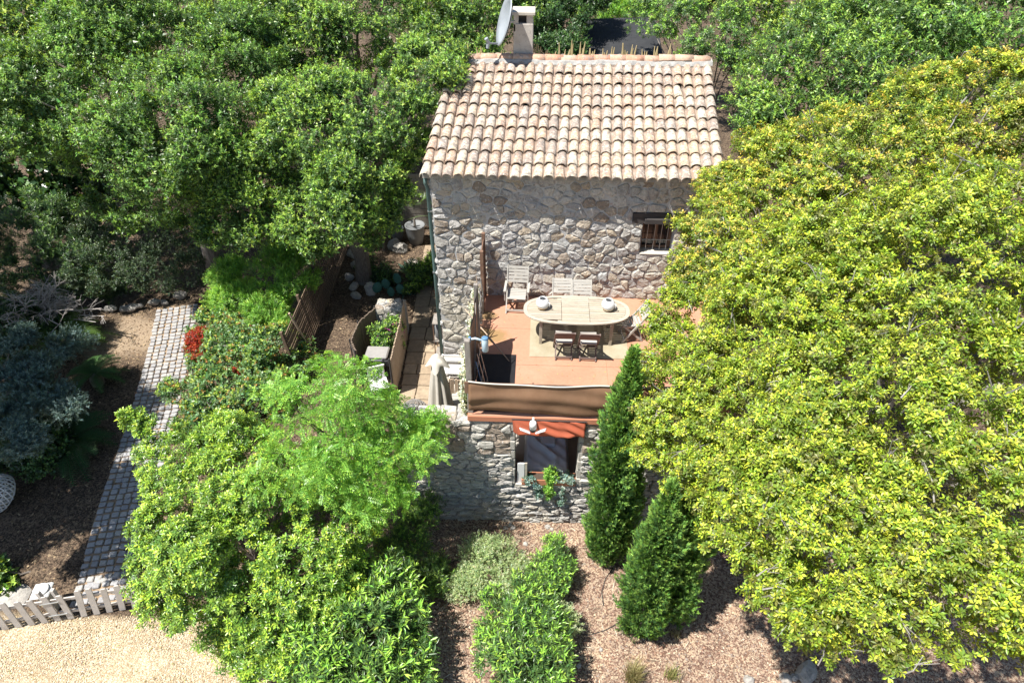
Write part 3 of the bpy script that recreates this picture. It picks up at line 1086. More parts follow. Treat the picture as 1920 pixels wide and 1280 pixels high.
# jambs of the opening
mb = MB()
for xa in (OP[0], OP[1]):
    for k in range(7):
        z0 = OP[2] + k * .285
        s = 1 if xa > 0 else -1
        j = rc.uniform(-.012, .012)
        mb.box(xa - .055 + (.0 if s > 0 else .0), xa + .055, YT - .035 + j, YT + TW - .02, z0 + .008, z0 + .275 - rc.uniform(0, .02))
o = mb.build('jamb_stones', MAT['schist'], annex, bevel=.015)
MB().box(OP[0] + .06, OP[1] - .06, YT - .05, YT + TW + .03, OP[2] - .02, OP[2] + .03).build('window_sill', MAT['concrete'], annex, bevel=.01)
# slab and painted floor
MB().box(XT, 4.3, YT - .06, YF - .085, ZT + .003, -.004).build('slab', MAT['red_paint'], annex, bevel=.012)
ysm = [YT - .045, 11.52, 12.83, YF - .004]
for ya, yb in zip(ysm[:-1], ysm[1:]):
    for xa, xb in ((XT + .012, 1.62), (1.628, 4.28)):
        MB().box(xa, xb, ya + .004, yb - .004, -.003, .003).build('floor_screed', MAT['terrace'], annex)
# inside of the room
mb = MB()
mb.box(XT - .06, XT + .16, YT + TW + .003, 10.75, -3.3, ZT)
mb.box(XT - .06, XT + .16, 13.2, YF - .36, -3.3, ZT)
mb.box(XT - .06, XT + .16, 10.75, 13.2, -3.3, -2.46)
mb.box(XT - .06, XT + .16, 10.75, 13.2, -.32, ZT)
mb.box(2.6, 2.9, YT + TW + .003, YF - .1, -3.3, ZT)
mb.box(XT - .06, 2.6, YF - .355, YF - .1, -3.3, ZT)
mb.build('room_wall', MAT['plaster'], annex)
MB().box(XT, 2.6, YT + TW + .003, YF - .35, -3.0, -2.85).build('room_floor', MAT['concrete'], annex)
# side wall below the terrace, towards the patio
mb = MB()
mb.box(XT - .02, XT + .06, YT + TW + .003, YF - .06, -2.7, ZT - .001)

# valance of red canvas over the opening
def cloth_grid(p00, p10, p01, p11, nx, ny, fold):
    vs = []
    for j in range(ny + 1):
        for i in range(nx + 1):
            u, v = i / nx, j / ny
            p = Vector(p00).lerp(Vector(p10), u).lerp(Vector(p01).lerp(Vector(p11), u), v)
            vs.append(p + Vector(fold(u, v)))
    fs = [(j * (nx + 1) + i, j * (nx + 1) + i + 1, (j + 1) * (nx + 1) + i + 1, (j + 1) * (nx + 1) + i) for j in range(ny) for i in range(nx)]
    return vs, fs
def rfold(u, v):
    d = math.sin((u * 1.25 - v * .75) * 15 + 1.5 * math.sin(u * 5)) * .020 * min(1, u * 2.2) * (.3 + v)
    d2 = math.sin((u - v * .35) * 31 + 1) * .012 * u
    return (0, -(d + d2), .015 * math.sin(u * 9) * v)
vs, fs = cloth_grid((OP[0] + .0, YT - .075, -.05), (OP[1] + .04, YT - .075, -.07), (OP[0] + .14, YT - .17, -.41), (OP[1] + .03, YT - .14, -.47), 40, 12, rfold)
aw = thing('canvas_valance', 'brick red canvas valance hung above the open lower window', 'awning', (0, 0, 0))
o = link('canvas', (lambda m: (m.from_pydata(vs, [], fs), m)[1])(bpy.data.meshes.new('canvas')), MAT['cloth_red'], aw, smooth=True)
sm = o.modifiers.new('thick', 'SOLIDIFY')
sm.thickness = .006
cb = MB()
cb.add([(OP[0] + .0, YT - .075, -.05), (OP[0] + .14, YT - .17, -.41), (OP[0] + .02, YT - .03, -.46)], [(0, 1, 2)])
o = cb.build('side_flap', MAT['cloth_red'], aw)
o.modifiers.new('thick', 'SOLIDIFY').thickness = .006
MB().tube([(OP[0] - .02, YT - .08, -.045), (OP[1] + .06, YT - .08, -.06)], .012, 6).build('rod', MAT['dark_wood'], aw)

# camera floodlight in front of the valance
FLS = 1.3
fl = thing('security_light', 'white twin panel floodlight with camera mounted before the red valance', 'floodlight', (0.02,9.62,0))
MB().lathe([(.02, .115), (.050, .105), (.056, .07), (.056, -.02)], 16).build('housing', MAT['white'], fl, smooth=True)
MB().lathe([(.056, -.022), (.057, -.06), (.045, -.085), (.02, -.095)], 16).build('camera_dome', MAT['lens'], fl, smooth=True)
for s in (-1, 1):
    mb = MB()
    mb.box(-.085, .085, -.05, .05, -.012, .012, Matrix.Translation((s * .125, -.03, -.055)) @ Matrix.Rotation(s * -.45, 4, 'Y') @ Matrix.Rotation(-.5, 4, 'X'))
    mb.build('light_panel', MAT['led'], fl, bevel=.006)
MB().bar((0, .02, .0), (0, .17, .03), .03).build('bracket', MAT['white'], fl)
fl.scale = (FLS, FLS, FLS)

# bed inside, nightstand, board on the sill
bed = thing('bed', 'low bed with rumpled blue grey blanket seen through the lower window', 'bed', (.36, 11.28, -2.70))
MB().box(-.46, .46, -1.0, 1.0, .0, .30).build('bed_base', MAT['brown_wood'], bed, bevel=.02)
def bfold(u, v):
    e = min(u, 1 - u, v, 1 - v)
    d = .09 * math.exp(-((u - .45 - .25 * math.sin(v * 9)) ** 2) / .004) + .06 * math.exp(-((v - .45 - .3 * u) ** 2) / .004) + .03 * math.sin(u * 17 + v * 19) * math.sin(v * 21)
    return (0, 0, d - .30 * max(0, .07 - e) / .07)
vs, fs = cloth_grid((-.53, -1.06, .60), (.53, -1.06, .60), (-.53, 1.02, .62), (.53, 1.02, .62), 44, 56, bfold)
me = bpy.data.meshes.new('blanket')
me.from_pydata(vs, [], fs)
link('blanket', me, MAT['bed'], bed, smooth=True)
MB().box(-.44, .44, -.98, .98, .303, .54).build('mattress', MAT['plaster'], bed, bevel=.05)
mb = MB()
mb.box(-.14, .22, -.28, .12, .60, .69)
me = mb.mesh('cushion')
link('cushion', me, MAT['bed'], bed, bevel=.04)
ns = thing('nightstand', 'small grey cabinet left of the bed inside the lower window', 'cabinet', (-.66, 11.2, -2.9))
MB().box(-.28, .24, -.25, .25, 0, .95).build('carcass', MAT['grey_wood'], ns, bevel=.01)
MB().box(-.18, .16, -.28, -.253, .5, .85).build('drawer_front', MAT['black'], ns)
wb = thing('sunlit_sill_board', 'white board standing in for the sunlit sill at left jamb of the lower window', 'shutter', (OP[0] + .10, YT + .02, OP[2] + .04))  # white board put in place of the sunlit sill top by the jamb
MB().box(0, .16, -.01, .025, 0, .62).build('sill_board_panel', MAT['white'], wb, bevel=.006)
MB().box(.163, .22, .0, .03, 0, .62).build('sill_board_strip', MAT['teak'], wb, bevel=.006)

# planters on the sill
def planter(x0, x1, label):
    t = thing('planter_box', label, 'planter', ((x0 + x1) / 2, YT + .06, OP[2] + .032))
    w = (x1 - x0) / 2
    mb = MB()
    mb.box(-w, w, -.12, -.10, 0, .17)
    mb.box(-w, w, .10, .12, 0, .17)
    mb.box(-w, -w + .02, -.10, .10, 0, .17)
    mb.box(w - .02, w, -.10, .10, 0, .17)
    mb.box(-w + .02, w - .02, -.10, .10, 0, .03)
    mb.build('box', MAT['terracotta'], t)
    MB().box(-w + .02, w - .02, -.10, .10, .03, .14).build('soil', MAT['soil'], t)
    return t
planter(-.20, .38, 'terracotta planter box at the left end of the lower window sill')
planter(.46, 1.0, 'terracotta planter box at the right end of the sill with bare soil showing')

# ------------------------------------------------------------------ terrace furniture
rug = MB().box(-.10, 2.15, 11.80, 13.22, .004, .016).build('rug', MAT['rug'])
tag(rug, 'beige woven outdoor rug under the dining table', 'rug')

def outline(y, hx=1.21, hy=.53, ex=1.06):
    t = min(1, abs(y) / hy)
    return (hx - ex * .56) + ex * .56 * math.sqrt(max(0, 1 - t ** 2.1))
table = thing('dining_table', 'long oval weathered teak slatted dining table on the beige rug', 'table', (.945, 12.63, .016))
TZ = .735
mb = MB()
N = 48
ring = []
for i in range(N):
    a = 2 * PI * i / N
    ca, sa = math.cos(a), math.sin(a)
    y = .545 * (abs(sa) ** .9) * (1 if sa >= 0 else -1)
    ring.append((outline(y) * (1 if ca > 0 else -1) if abs(ca) > 1e-6 else 0, y))
def oval(n, hx, hy):
    pts = []
    p = 2.6
    for i in range(n):
        a = 2 * PI * i / n
        c, s = math.cos(a), math.sin(a)
        pts.append((hx * (abs(c) ** (2 / p)) * (1 if c >= 0 else -1), hy * (abs(s) ** (2 / p)) * (1 if s >= 0 else -1)))
    return pts
o_, i_ = oval(64, 1.21, .545), oval(64, 1.125, .475)
vs = []
for (ox, oy), (ix, iy) in zip(o_, i_):
    vs += [(ox, oy, TZ - .03), (ox, oy, TZ), (ix, iy, TZ), (ix, iy, TZ - .03)]
fs = []
for k in range(64):
    a, b = k * 4, ((k + 1) % 64) * 4
    for q in range(4):
        fs.append((a + q, a + (q + 1) % 4, b + (q + 1) % 4, b + q))
mb.add(vs, [f[::-1] for f in fs])
rim_o = mb.build('table_rim', MAT['teak'], table)
def half_len(y):
    t = min(1, abs(y) / .475)
    return 1.12 * (1 - t ** 2.6) ** (1 / 2.6)
seams = [(-1.2, -.345), (-.335, .285), (.295, 1.2)]
npl = 12
for (sa, sb) in seams:
    for k in range(npl):
        y0 = -.472 + k * .944 / npl + .005
        y1 = -.472 + (k + 1) * .944 / npl - .005
        L0, L1 = half_len(y0), half_len(y1)
        q = [(max(sa, -L0), y0), (min(sb, L0), y0), (min(sb, L1), y1), (max(sa, -L1), y1)]
        if q[1][0] - q[0][0] < .03 and q[2][0] - q[3][0] < .03:
            continue
        q = [(a, b) for a, b in q]
        if q[1][0] <= q[0][0] or q[2][0] <= q[3][0]:
            continue
        mb = MB()
        dz = random.uniform(-.0015, .0015)
        mb.prism(q, TZ - .024 + dz, TZ - .002 + dz)
        mb.build('plank', MAT['teak'], table)
for x in (-.385, -.345 + .06, .22, .35):
    h = .47
    MB().box(x - .045, x + .045, -h, h, TZ - .055, TZ - .026).build('crosspiece', MAT['teak'], table)
for sx in (-.80, .80):
    for sy in (-.34, .34):
        MB().box(sx - .035, sx + .035, sy - .035, sy + .035, 0, TZ - .056).build('leg', MAT['teak'], table, bevel=.006)
for sy in (-.34, .34):
    MB().box(-.765, .765, sy - .015, sy + .015, TZ - .13, TZ - .057).build('apron', MAT['teak'], table)

# ceramic lantern pots
def pot(loc, label, mirror=1):
    t = thing('ceramic_pot', label, 'pot', loc)
    MB().lathe([(.062, 0), (.085, .006), (.108, .035), (.114, .055)], 24).build('pot_base', MAT['gold_glaze'], t, smooth=True)
    mb = MB()
    prof = [(.114, .055), (.128, .095), (.130, .125), (.122, .165), (.098, .205), (.075, .228), (.070, .232), (.064, .228), (.066, .20), (.095, .15), (.10, .10), (.08, .05)]
    mb.lathe(prof, 24)
    b = mb.build('bowl', MAT['ceramic'], t, smooth=True)
    MB().tube([(mirror * .100, -.06, .165), (mirror * .128, -.085, .185), (mirror * .138, -.09, .13), (mirror * .122, -.075, .08)], .009, 6).build('handle', MAT['ceramic'], t, smooth=True)
    t.scale = (1.2, 1.2, 1.15)
    return t
pot((0.17,12.66,0.76), 'white glazed ceramic pot on the left half of the oval table')
pot((1.66,12.66,0.76), 'white glazed ceramic pot on the right half of the oval table')

def folding_chair(label, loc, rotz, arms=False, mat='grey_teak', wide=.44, back=.90, lean=.20, group='folding wooden chairs around the terrace table'):
    """sitter faces -Y in the chair's own frame"""
    t = thing('folding_chair', label, 'chair', loc, rotz, group)
    m = MAT[mat]
    w = wide / 2
    # back posts run down to the front feet
    ft = Vector((0, -.22, 0))
    tp = Vector((0, .20 + lean, back))
    for s in (-1, 1):
        MB().bar((s * w, ft.y, 0), (s * w, .10, .46), .028, .042, (0, 1, 0)).build('front_leg', m, t)
        MB().bar((s * w, .10, .44), (s * w, tp.y, back), .028, .040, (0, 1, 0)).build('back_post', m, t)
        MB().bar((s * (w - .032), .26, 0), (s * (w - .032), -.18, .43), .028, .042, (0, 1, 0)).build('rear_leg', m, t)
        MB().box(s * (w - .05) - .012, s * (w - .05) + .012, -.22, .20, .415, .444).build('seat_rail', m, t)
        if arms:
            MB().bar((s * (w + .03), -.22, .65), (s * (w + .03), .24, .66), .055, .024).build('armrest', m, t)
            MB().bar((s * (w + .03), -.17, .36), (s * (w + .03), -.19, .64), .03, .03, (0, 1, 0)).build('arm_post', m, t)
    MB().bar((-w, ft.y + .045, .075), (w, ft.y + .045, .075), .022, .045).build('front_stretcher', m, t)
    MB().bar((-w + .03, .235, .06), (w - .03, .235, .06), .022, .045).build('rear_stretcher', m, t)
    n = 7
    me = MB().box(-w + .03, w - .03, -.027, .027, -.008, .008).mesh('slat')
    for k in range(n):
        link('slat', me, MAT['seat_cream'] if mat == 'dark_teak' else m, t, (0, -.205 + k * .0645, .455 - .012 * math.sin(PI * k / (n - 1))))
    nb = 6 if mat == 'dark_teak' else 5
    d = Vector((0, tp.y - .10, back - .44)).normalized()
    ang = math.atan2(d.y, d.z)
    me2 = MB().box(-w + .014, w - .014, -.009, .009, -.030, .030).mesh('back_slat')
    l0 = (back - .44)
    for k in range(nb):
        f = (.32 + .62 * k / (nb - 1)) if mat == 'dark_teak' else (.42 + .52 * k / (nb - 1))
        z = .44 + l0 * f
        y = .10 + (tp.y - .10) * f
        o = link('back_slat', me2, m, t, (0, y + .012 * math.sin(PI * k / (nb - 1)), z))
        o.rotation_euler = (-ang, 0, 0)
    return t
folding_chair('grey teak folding armchair standing alone by the boarded screen at the house wall', (-.45, 13.62, .002), -.05, True, 'grey_teak', .50, 1.06, .12, None)
folding_chair('folding chair at the table\'s house side, showing its backrest behind the left pot', (.63, 13.26, .017), 0)
folding_chair('folding chair at the table\'s house side, next to the middle of the tabletop', (1.11, 13.22, .017), .02)
folding_chair('dark slatted folding chair on the near side of the table, beside the table leg', (.66, 11.96, .017), PI + .02, False, 'dark_teak', .42, .88, .20)
folding_chair('dark slatted folding chair on the near side of the table, closer to the cypress tip', (1.21, 11.94, .017), PI - .02, False, 'dark_teak', .42, .88, .20)
folding_chair('folding chair at the rounded table end beside the yellow green tree', (2.22, 12.62, .017), -PI / 2 + .12)

# canvas screen along the front edge, with posts
scr = thing('canvas_railing', 'brown canvas windbreak lashed to a rail along the front edge of the terrace', 'railing', (0, YT, 0))
def sfold(u, v):
    sag = -.05 * math.sin(PI * min(1, u * 2)) * (1 - v) - .03 * math.sin(PI * u) * (1 - v)
    wv = .016 * math.sin(v * 15 + 2.2 * math.sin(u * 7)) * (.4 + .6 * v) + .012 * math.sin(u * 23 + v * 4)
    low = .05 * math.sin(u * 11 + .8) * v * v
    return (0, -.02 - wv - .06 * math.sin(PI * v), sag + low)
vs, fs = cloth_grid((XT + .06, 0, .94), (3.9, 0, .94), (XT + .03, -.01, .10), (3.9, -.01, .10), 90, 22, sfold)
me = bpy.data.meshes.new('canvas')
me.from_pydata(vs, [], fs)
o = link('canvas', me, MAT['brown_canvas'], scr, smooth=True)
o.modifiers.new('thick', 'SOLIDIFY').thickness = .006
mb = MB()
mb.tube([Vector((XT + .05 + (3.9 - XT) * u, -.03, .945)) + Vector(sfold(u, 0)) for u in [i / 30 for i in range(31)]], .016, 6)
mb.build('top_rope', MAT['cloth_cream'], scr, smooth=True)
for x in (-.0, 1.35, 2.7):
    MB().box(x - .02, x + .02, .03, .07, 0, .85).build('post', MAT['brown_wood'], scr)
MB().bar((XT + .08, .02, .84), (3.9, .02, .84), .024).build('rail', MAT['brown_wood'], scr)
mb = MB()
mb.box(XT - .03, XT + .09, -.055, -.03, .62, .93)
mb.build('corner_patch', MAT['brown_wood'], scr, bevel=.008)

# boarded screen beside the facade
bs = thing('board_screen', 'tall brown boarded screen standing at the house wall left of the armchair', 'screen', (XT + .06, 0, 0))
for y in (13.50, 14.08):
    MB().box(-.04, .04, y - .04, y + .04, 0, 1.86 if y > 14 else 1.72).build('post', MAT['brown_wood'], bs, bevel=.006)
for k in range(9):
    z0 = .06 + k * .185
    MB().box(-.014, .014, 13.545, 14.035, z0, z0 + (.155 if k in (0, 4) else .178)).build('board', MAT['brown_wood'], bs, bevel=.003)

# front corner screen: post, dark cloth and trellis
fs_ = thing('corner_screen', 'grey post screen with dark cloth along the left front edge of the terrace', 'screen', (XT + .06, 0, 0))
MB().box(-.055, .055, YT + .02, YT + .13, 0, 1.90).build('post', MAT['grey_wood'], fs_, bevel=.008)
MB().box(-.045, .045, 11.90, 11.99, 0, 1.86).build('post', MAT['grey_wood'], fs_, bevel=.008)
vs, fs = cloth_grid((0.02, YT + .135, 1.84), (.02, 11.895, 1.78), (.02, YT + .135, .03), (.02, 11.895, .03), 20, 16, lambda u, v: (.012 * math.sin(u * 16 + v * 5), 0, -.03 * math.sin(PI * u) * (1 - v)))
me = bpy.data.meshes.new('cloth')
me.from_pydata(vs, [], fs)
o = link('cloth', me, MAT['black'], fs_, smooth=True)
o.modifiers.new('thick', 'SOLIDIFY').thickness = .006
MB().bar((.06, YT + .3, .02), (.06, 11.2, 1.9), .02).build('brace', MAT['grey_wood'], fs_)
for y, z1 in ((11.94, 2.02), (11.2, 2.0)):
    MB().tube([(.05, y, .9), (.02, y + .05, z1)], .010, 5).build('cane', MAT['reed'], fs_)
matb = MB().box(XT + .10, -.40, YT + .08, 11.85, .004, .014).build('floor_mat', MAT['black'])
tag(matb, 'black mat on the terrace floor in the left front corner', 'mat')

# low rail of bare branches in the middle of the left edge
br = thing('branch_rail', 'low rail of pale bare branches between the two screens on the left edge', 'railing', (XT + .05, 0, 0))
rb = random.Random(12)
for k in range(8):
    y0 = rb.uniform(12.0, 12.9)
    y1 = y0 + rb.uniform(.4, .8)
    z0, z1 = rb.uniform(.05, .7), rb.uniform(.4, 1.0)
    pts = [(rb.uniform(-.04, .03), y0 + (y1 - y0) * t, z0 + (z1 - z0) * t + rb.uniform(-.05, .05)) for t in (0, .3, .6, 1)]
    MB().tube(pts, [.02, .018, .015, .009], 5).build('branch', MAT['grey_bark'], br)
for y in (12.3, 13.0, 13.4):
    MB().tube([(0, y, 0), (.02, y + .03, .55), (-.02, y, 1.02)], [.024, .02, .014], 6).build('stake', MAT['grey_bark'], br)

# lamp on an arm
lp = thing('cylinder_lamp', 'pale blue cylinder lamp on a short arm at the top of the grey post', 'lamp', (XT + .10, 10.12, 1.82))
MB().tube([(0, 0, 0), (.10, -.0, .03), (.22, -.01, .0)], .022, 8).build('arm', MAT['plastic_blue'], lp, smooth=True)
MB().lathe([(.062, .05), (.066, .04), (.066, -.24), (.05, -.26)], 16, (.29, -.02, 0)).build('shade', MAT['plastic_blue'], lp, smooth=True)
MB().lathe([(.03, .075), (.064, .07), (.067, .052)], 16, (.29, -.02, 0)).build('cap', MAT['plastic_dblue'], lp, smooth=True)
MB().box(-.03, .02, -.04, .04, -.05, .05).build('clamp', MAT['plastic_dblue'], lp, bevel=.008)
# folded drying rack leaning inside the screen
rk = thing('drying_rack', 'folded metal drying rack leaning against the dark cloth screen', 'drying rack', (XT + .16, 10.5, .002))
for dy, tint in ((-.25, 'plastic_dblue'), (0, 'metal'), (.3, 'metal')):
    MB().tube([(.22, dy, 0), (.02, dy, 1.15)], .013, 6).build('rack_leg', MAT[tint], rk)
for z in (.2, .6, 1.0):
    MB().tube([(.22 - .17 * z, -.25, z), (.22 - .17 * z, .3, z)], .008, 5).build('rung', MAT['metal'], rk)
# loose cane across the edge
a, b = Vector((-1.62,12.7,0.63)), Vector((-0.55,11.61,0.02))
cn = MB().tube([a, a.lerp(b, .5) + Vector((0, 0, .015)), b], [.016, .015, .012], 6).build('cane', MAT['reed'], smooth=True)
tag(cn, 'long thin bamboo cane leaning over the branch rail down to the terrace floor', 'cane')

# ------------------------------------------------------------------ patio and alley left of the house
pv = thing('patio_path', 'brown stone slab path running up the alley along the house', 'path', (0, 0, 0))
del pv['category']
del pv['label']
pv['kind'] = 'structure'
rp = random.Random(23)
y = 12.3
while y < 20.6:
    h = rp.uniform(.42, .60)
    x0 = -3.52 - (y - 12.9) * .055
    x1 = -2.66 - (y - 13) * .01
    m_ = (x0 + x1) / 2 + rp.uniform(-.12, .12)
    for a, b in ((x0, m_ - .012), (m_ + .012, x1)):
        z = float(hgt((a + b) / 2, y + h / 2))
        mb = MB().box(a, b, y + .012, y + h - .012, z - .04, z + .032 + rp.uniform(-.006, .006))
        mb.build('slab', MAT['paving'], pv, bevel=.01)
    y += h
for k in range(4):
    for j in range(6):
        x0, y0 = -2.62 + k * .30, 12.3 + j * .31
        MB().box(x0 + .008, x0 + .292, y0 + .008, y0 + .302, -2.54, -2.474 + rp.uniform(-.003, .003)).build('tile', MAT['concrete'], pv, bevel=.006)

# slatted fence on the far side of the alley
sf = thing('slat_fence', 'old brown horizontal slat fence leaning along the shaded garden alley', 'fence', (0, 0, 0))
A0, A1 = Vector((-6.38, 13.7, -2.5)), Vector((-6.60, 20.4, -2.5))
LEAN = Vector((-.16, 0, 1.42))
ns_ = 15
for k in range(ns_):
    t = (k + .3) / ns_
    a = A0 + LEAN * t
    b = A1 + LEAN * t * (.95)
    for s in range(3):
        p0, p1 = a.lerp(b, s / 3 + .003), a.lerp(b, (s + 1) / 3 - .003)
        p0 = p0 + Vector((0, 0, rp.uniform(-.015, .015)))
        MB().bar(p0, p1, .020, .062, (0, 0, 1)).build('slat', MAT['old_fence'], sf)
for s in range(5):
    p = A0.lerp(A1, s / 4)
    MB().bar(p + Vector((-.05, 0, -.1)), p + Vector((-.05, 0, 0)) + LEAN * 1.06, .07).build('post', MAT['old_fence'], sf)
MB().bar(A0 + Vector((.12, .9, 0)), A0 + Vector((-.10, .5, 1.75)), .045).build('stake', MAT['reed'], sf)

# stone planter pillar with reed screens either side
sp_ = thing('stone_pillar', 'short pale rubble stone pillar between the two reed screens', 'pillar', (-4.12, 15.62, -2.5))
core = MB().box(-.40, .40, -.24, .24, -.1, 1.08).build('core', MAT['mortar'], sp_)
cc = rubble_cells([(-.42, .42, 0, 1.1)], [], .20, 1.3, 51, relax=1)
for poly in cc:
    s = stone_geo(poly, rp, (.02, .05), .010, .01)
    if s:
        me = bpy.data.meshes.new('stone')
        me.from_pydata(s[0], [], s[1])
        link('stone', me, MAT['stone'], sp_, (s[2][0], -.24, s[2][1]))
cc = rubble_cells([(-.42, .42, -.26, .26)], [], .2, 1.3, 52, relax=1)
for poly in cc:
    s = stone_geo(poly, rp, (.02, .05), .010, .01)
    if s:
        me = bpy.data.meshes.new('capping_stone')
        me.from_pydata([(v[0], v[2], -v[1]) for v in s[0]], [], [f[::-1] for f in s[1]])
        link('capping_stone', me, MAT['stone'], sp_, (s[2][0], s[2][1], 1.08))

def reed_screen(label, pts, h, z, mat='reed'):
    t = thing('reed_screen', label, 'screen', (0, 0, 0))
    mb = MB()
    for (x0, y0), (x1, y1) in zip(pts[:-1], pts[1:]):
        L = math.hypot(x1 - x0, y1 - y0)
        n = max(2, int(L / .034))
        for i in range(n):
            u = (i + .5) / n
            x, y = x0 + (x1 - x0) * u, y0 + (y1 - y0) * u
            hh = h + rp.uniform(-.035, .02)
            nx, ny = -(y1 - y0) / L * rp.uniform(-.008, .008), (x1 - x0) / L * rp.uniform(-.008, .008)
            mb.tube([(x + nx, y + ny, z), (x + nx * .2, y + ny, z + hh)], .0165, 5)
    o = mb.build('reeds', MAT[mat], t)
    o['kind'] = 'stuff'
    mb = MB()
    for zz in (z + .12, z + h - .14):
        mb = MB()
        mb.tube([(x - .03, y - .02, zz) for x, y in pts], .014, 5)
        mb.build('binding_rail', MAT['dark_wood'], t)
    for (x, y) in pts:
        MB().tube([(x - .035, y, z - .05), (x - .035, y, z + h + .03)], .022, 6).build('post', MAT['dark_wood'], t)
    return t
reed_screen('reed screen along the alley path, ending at the closed parasol', [(-3.72, 15.55), (-3.66, 14.5), (-3.63, 13.0)], 1.28, -2.52)
reed_screen('bowed reed screen on the garden side of the stone pillar', [(-4.50, 15.40), (-4.82, 14.7), (-4.86, 13.9), (-4.62, 13.45)], 1.16, -2.52, 'shaded_old_reed')

# barbecue box
bq = thing('barbecue', 'black barbecue with a flat grey lid between the reed screens', 'barbecue', (-4.16, 13.75, -2.5))
for sx in (-.26, .26):
    for sy in (-.2, .2):
        MB().box(sx - .02, sx + .02, sy - .02, sy + .02, 0, .60).build('leg', MAT['black'], bq)
MB().box(-.34, .34, -.27, .27, .603, .80).build('fire_box', MAT['black'], bq, bevel=.02)
MB().box(-.30, .30, -.23, .23, .803, .90).build('lid', MAT['grey_lid'], bq, bevel=.03)
MB().tube([(-.18, -.26, .86), (-.18, -.32, .86), (.18, -.32, .86), (.18, -.26, .86)], .014, 6).build('handle', MAT['metal'], bq)
# white plastic chair half hidden
wc = thing('garden_chair', 'white plastic garden chair beside the barbecue, half under the foliage', 'chair', (-4.02, 12.98, -2.5), .4)
for sx in (-.21, .21):
    for sy in (-.2, .2):
        MB().bar((sx * 1.12, sy * 1.12, 0), (sx, sy, .42), .035).build('leg', MAT['white'], wc)
MB().box(-.24, .24, -.23, .23, .423, .455).build('seat', MAT['white'], wc, bevel=.012)
for k in range(5):
    MB().box(-.22 + k * .092, -.15 + k * .092, .21, .235, .458, .82).build('back_slat', MAT['white'], wc, bevel=.006)
MB().box(-.24, .24, .20, .245, .823, .88).build('top_rail', MAT['white'], wc, bevel=.01)

# round wicker chair
wk = thing('wicker_chair', 'round grey wicker chair at the lower end of the reed screen', 'chair', (-2.89,11.91,-1.9))
mb = MB()
R1 = .40
rot = Matrix.Rotation(math.radians(35), 4, 'X')
def cpt(a, r, d):
    return rot @ Vector((r * math.cos(a), d, r * math.sin(a)))
mb.tube([cpt(2 * PI * k / 28, R1, 0) for k in range(29)], .028, 6)
mb.build('rim', MAT['grey_bark'], wk, smooth=True)
mb = MB()
for k in range(20):
    a = 2 * PI * k / 20
    mb.tube([cpt(a, R1 * f, .26 * (1 - f * f)) for f in (1, .75, .5, .25, .05)], .011, 4)
for f in (.85, .7, .55, .4, .25):
    mb.tube([cpt(2 * PI * k / 24, R1 * f, .26 * (1 - f * f)) for k in range(25)], .011, 4)
mb.build('woven_shell', MAT['grey_bark'], wk)
mb = MB()
zz = -2.5 - wk.location.z
for a in (.6, 2.2, 3.8, 5.4):
    mb = MB()
    mb.tube([(.12 * math.cos(a), .15 + .1 * math.sin(a), -.25), (.26 * math.cos(a), .15 + .26 * math.sin(a), zz)], .018, 5)
    mb.build('leg', MAT['grey_bark'], wk)

# closed cream parasol
pb = thing('closed_parasol', 'closed cream canvas parasol standing in the patio by the house corner', 'parasol', ((-2.2,11.72,0.02)[0], (-2.2,11.72,0.02)[1], -2.5))
prof = [(0, .02), (.05, .07), (.12, .105), (.30, .13), (.60, .16), (.95, .195), (1.35, .235), (1.66, .27), (1.85, .19)]
ztop = 2.52
vs, seg = [], 48
for i, (d, r) in enumerate(prof):
    for k in range(seg):
        a = 2 * PI * k / seg
        pl = 1 + (.26 * math.cos(8 * a + .3 * d) if d > .1 else 0) * min(1, d)
        vs.append((r * pl * math.cos(a), r * pl * math.sin(a), ztop - d + (.05 * math.cos(8 * a) if i >= 7 else 0)))
fs = [(i * seg + k, (i + 1) * seg + k, (i + 1) * seg + (k + 1) % seg, i * seg + (k + 1) % seg) for i in range(len(prof) - 1) for k in range(seg)]
mb = MB().add(vs, fs)
mb.build('folded_canopy', MAT['cloth_cream'], pb, smooth=True)
vs = []
for i, (d, r, fl_) in enumerate([(-.02, .03, 0), (.02, .075, 0), (.10, .12, .02), (.22, .15, .06), (.36, .165, .13)]):
    for k in range(seg):
        a = 2 * PI * k / seg
        lob = (.5 + .5 * math.cos(4 * a + .3)) ** 1.6
        vs.append(((r + fl_ * lob) * math.cos(a), (r + fl_ * lob) * math.sin(a), ztop + .03 - d + .13 * (1 - lob) * (i > 2)))
fs = [(i * seg + k, (i + 1) * seg + k, (i + 1) * seg + (k + 1) % seg, i * seg + (k + 1) % seg) for i in range(4) for k in range(seg)]
vs.append((0, 0, ztop + .06))
fs += [(k, (k + 1) % seg, len(vs) - 1) for k in range(seg)]
o = MB().add(vs, fs).build('vent_cap', MAT['cloth_cream'], pb, smooth=True)
MB().tube([(0, 0, 0), (0, 0, 2.5)], .024, 8).build('pole', MAT['grey_wood'], pb)
MB().lathe([(.24, 0), (.25, .05), (.06, .07), (.05, .3)], 18).build('base', MAT['concrete'], pb)

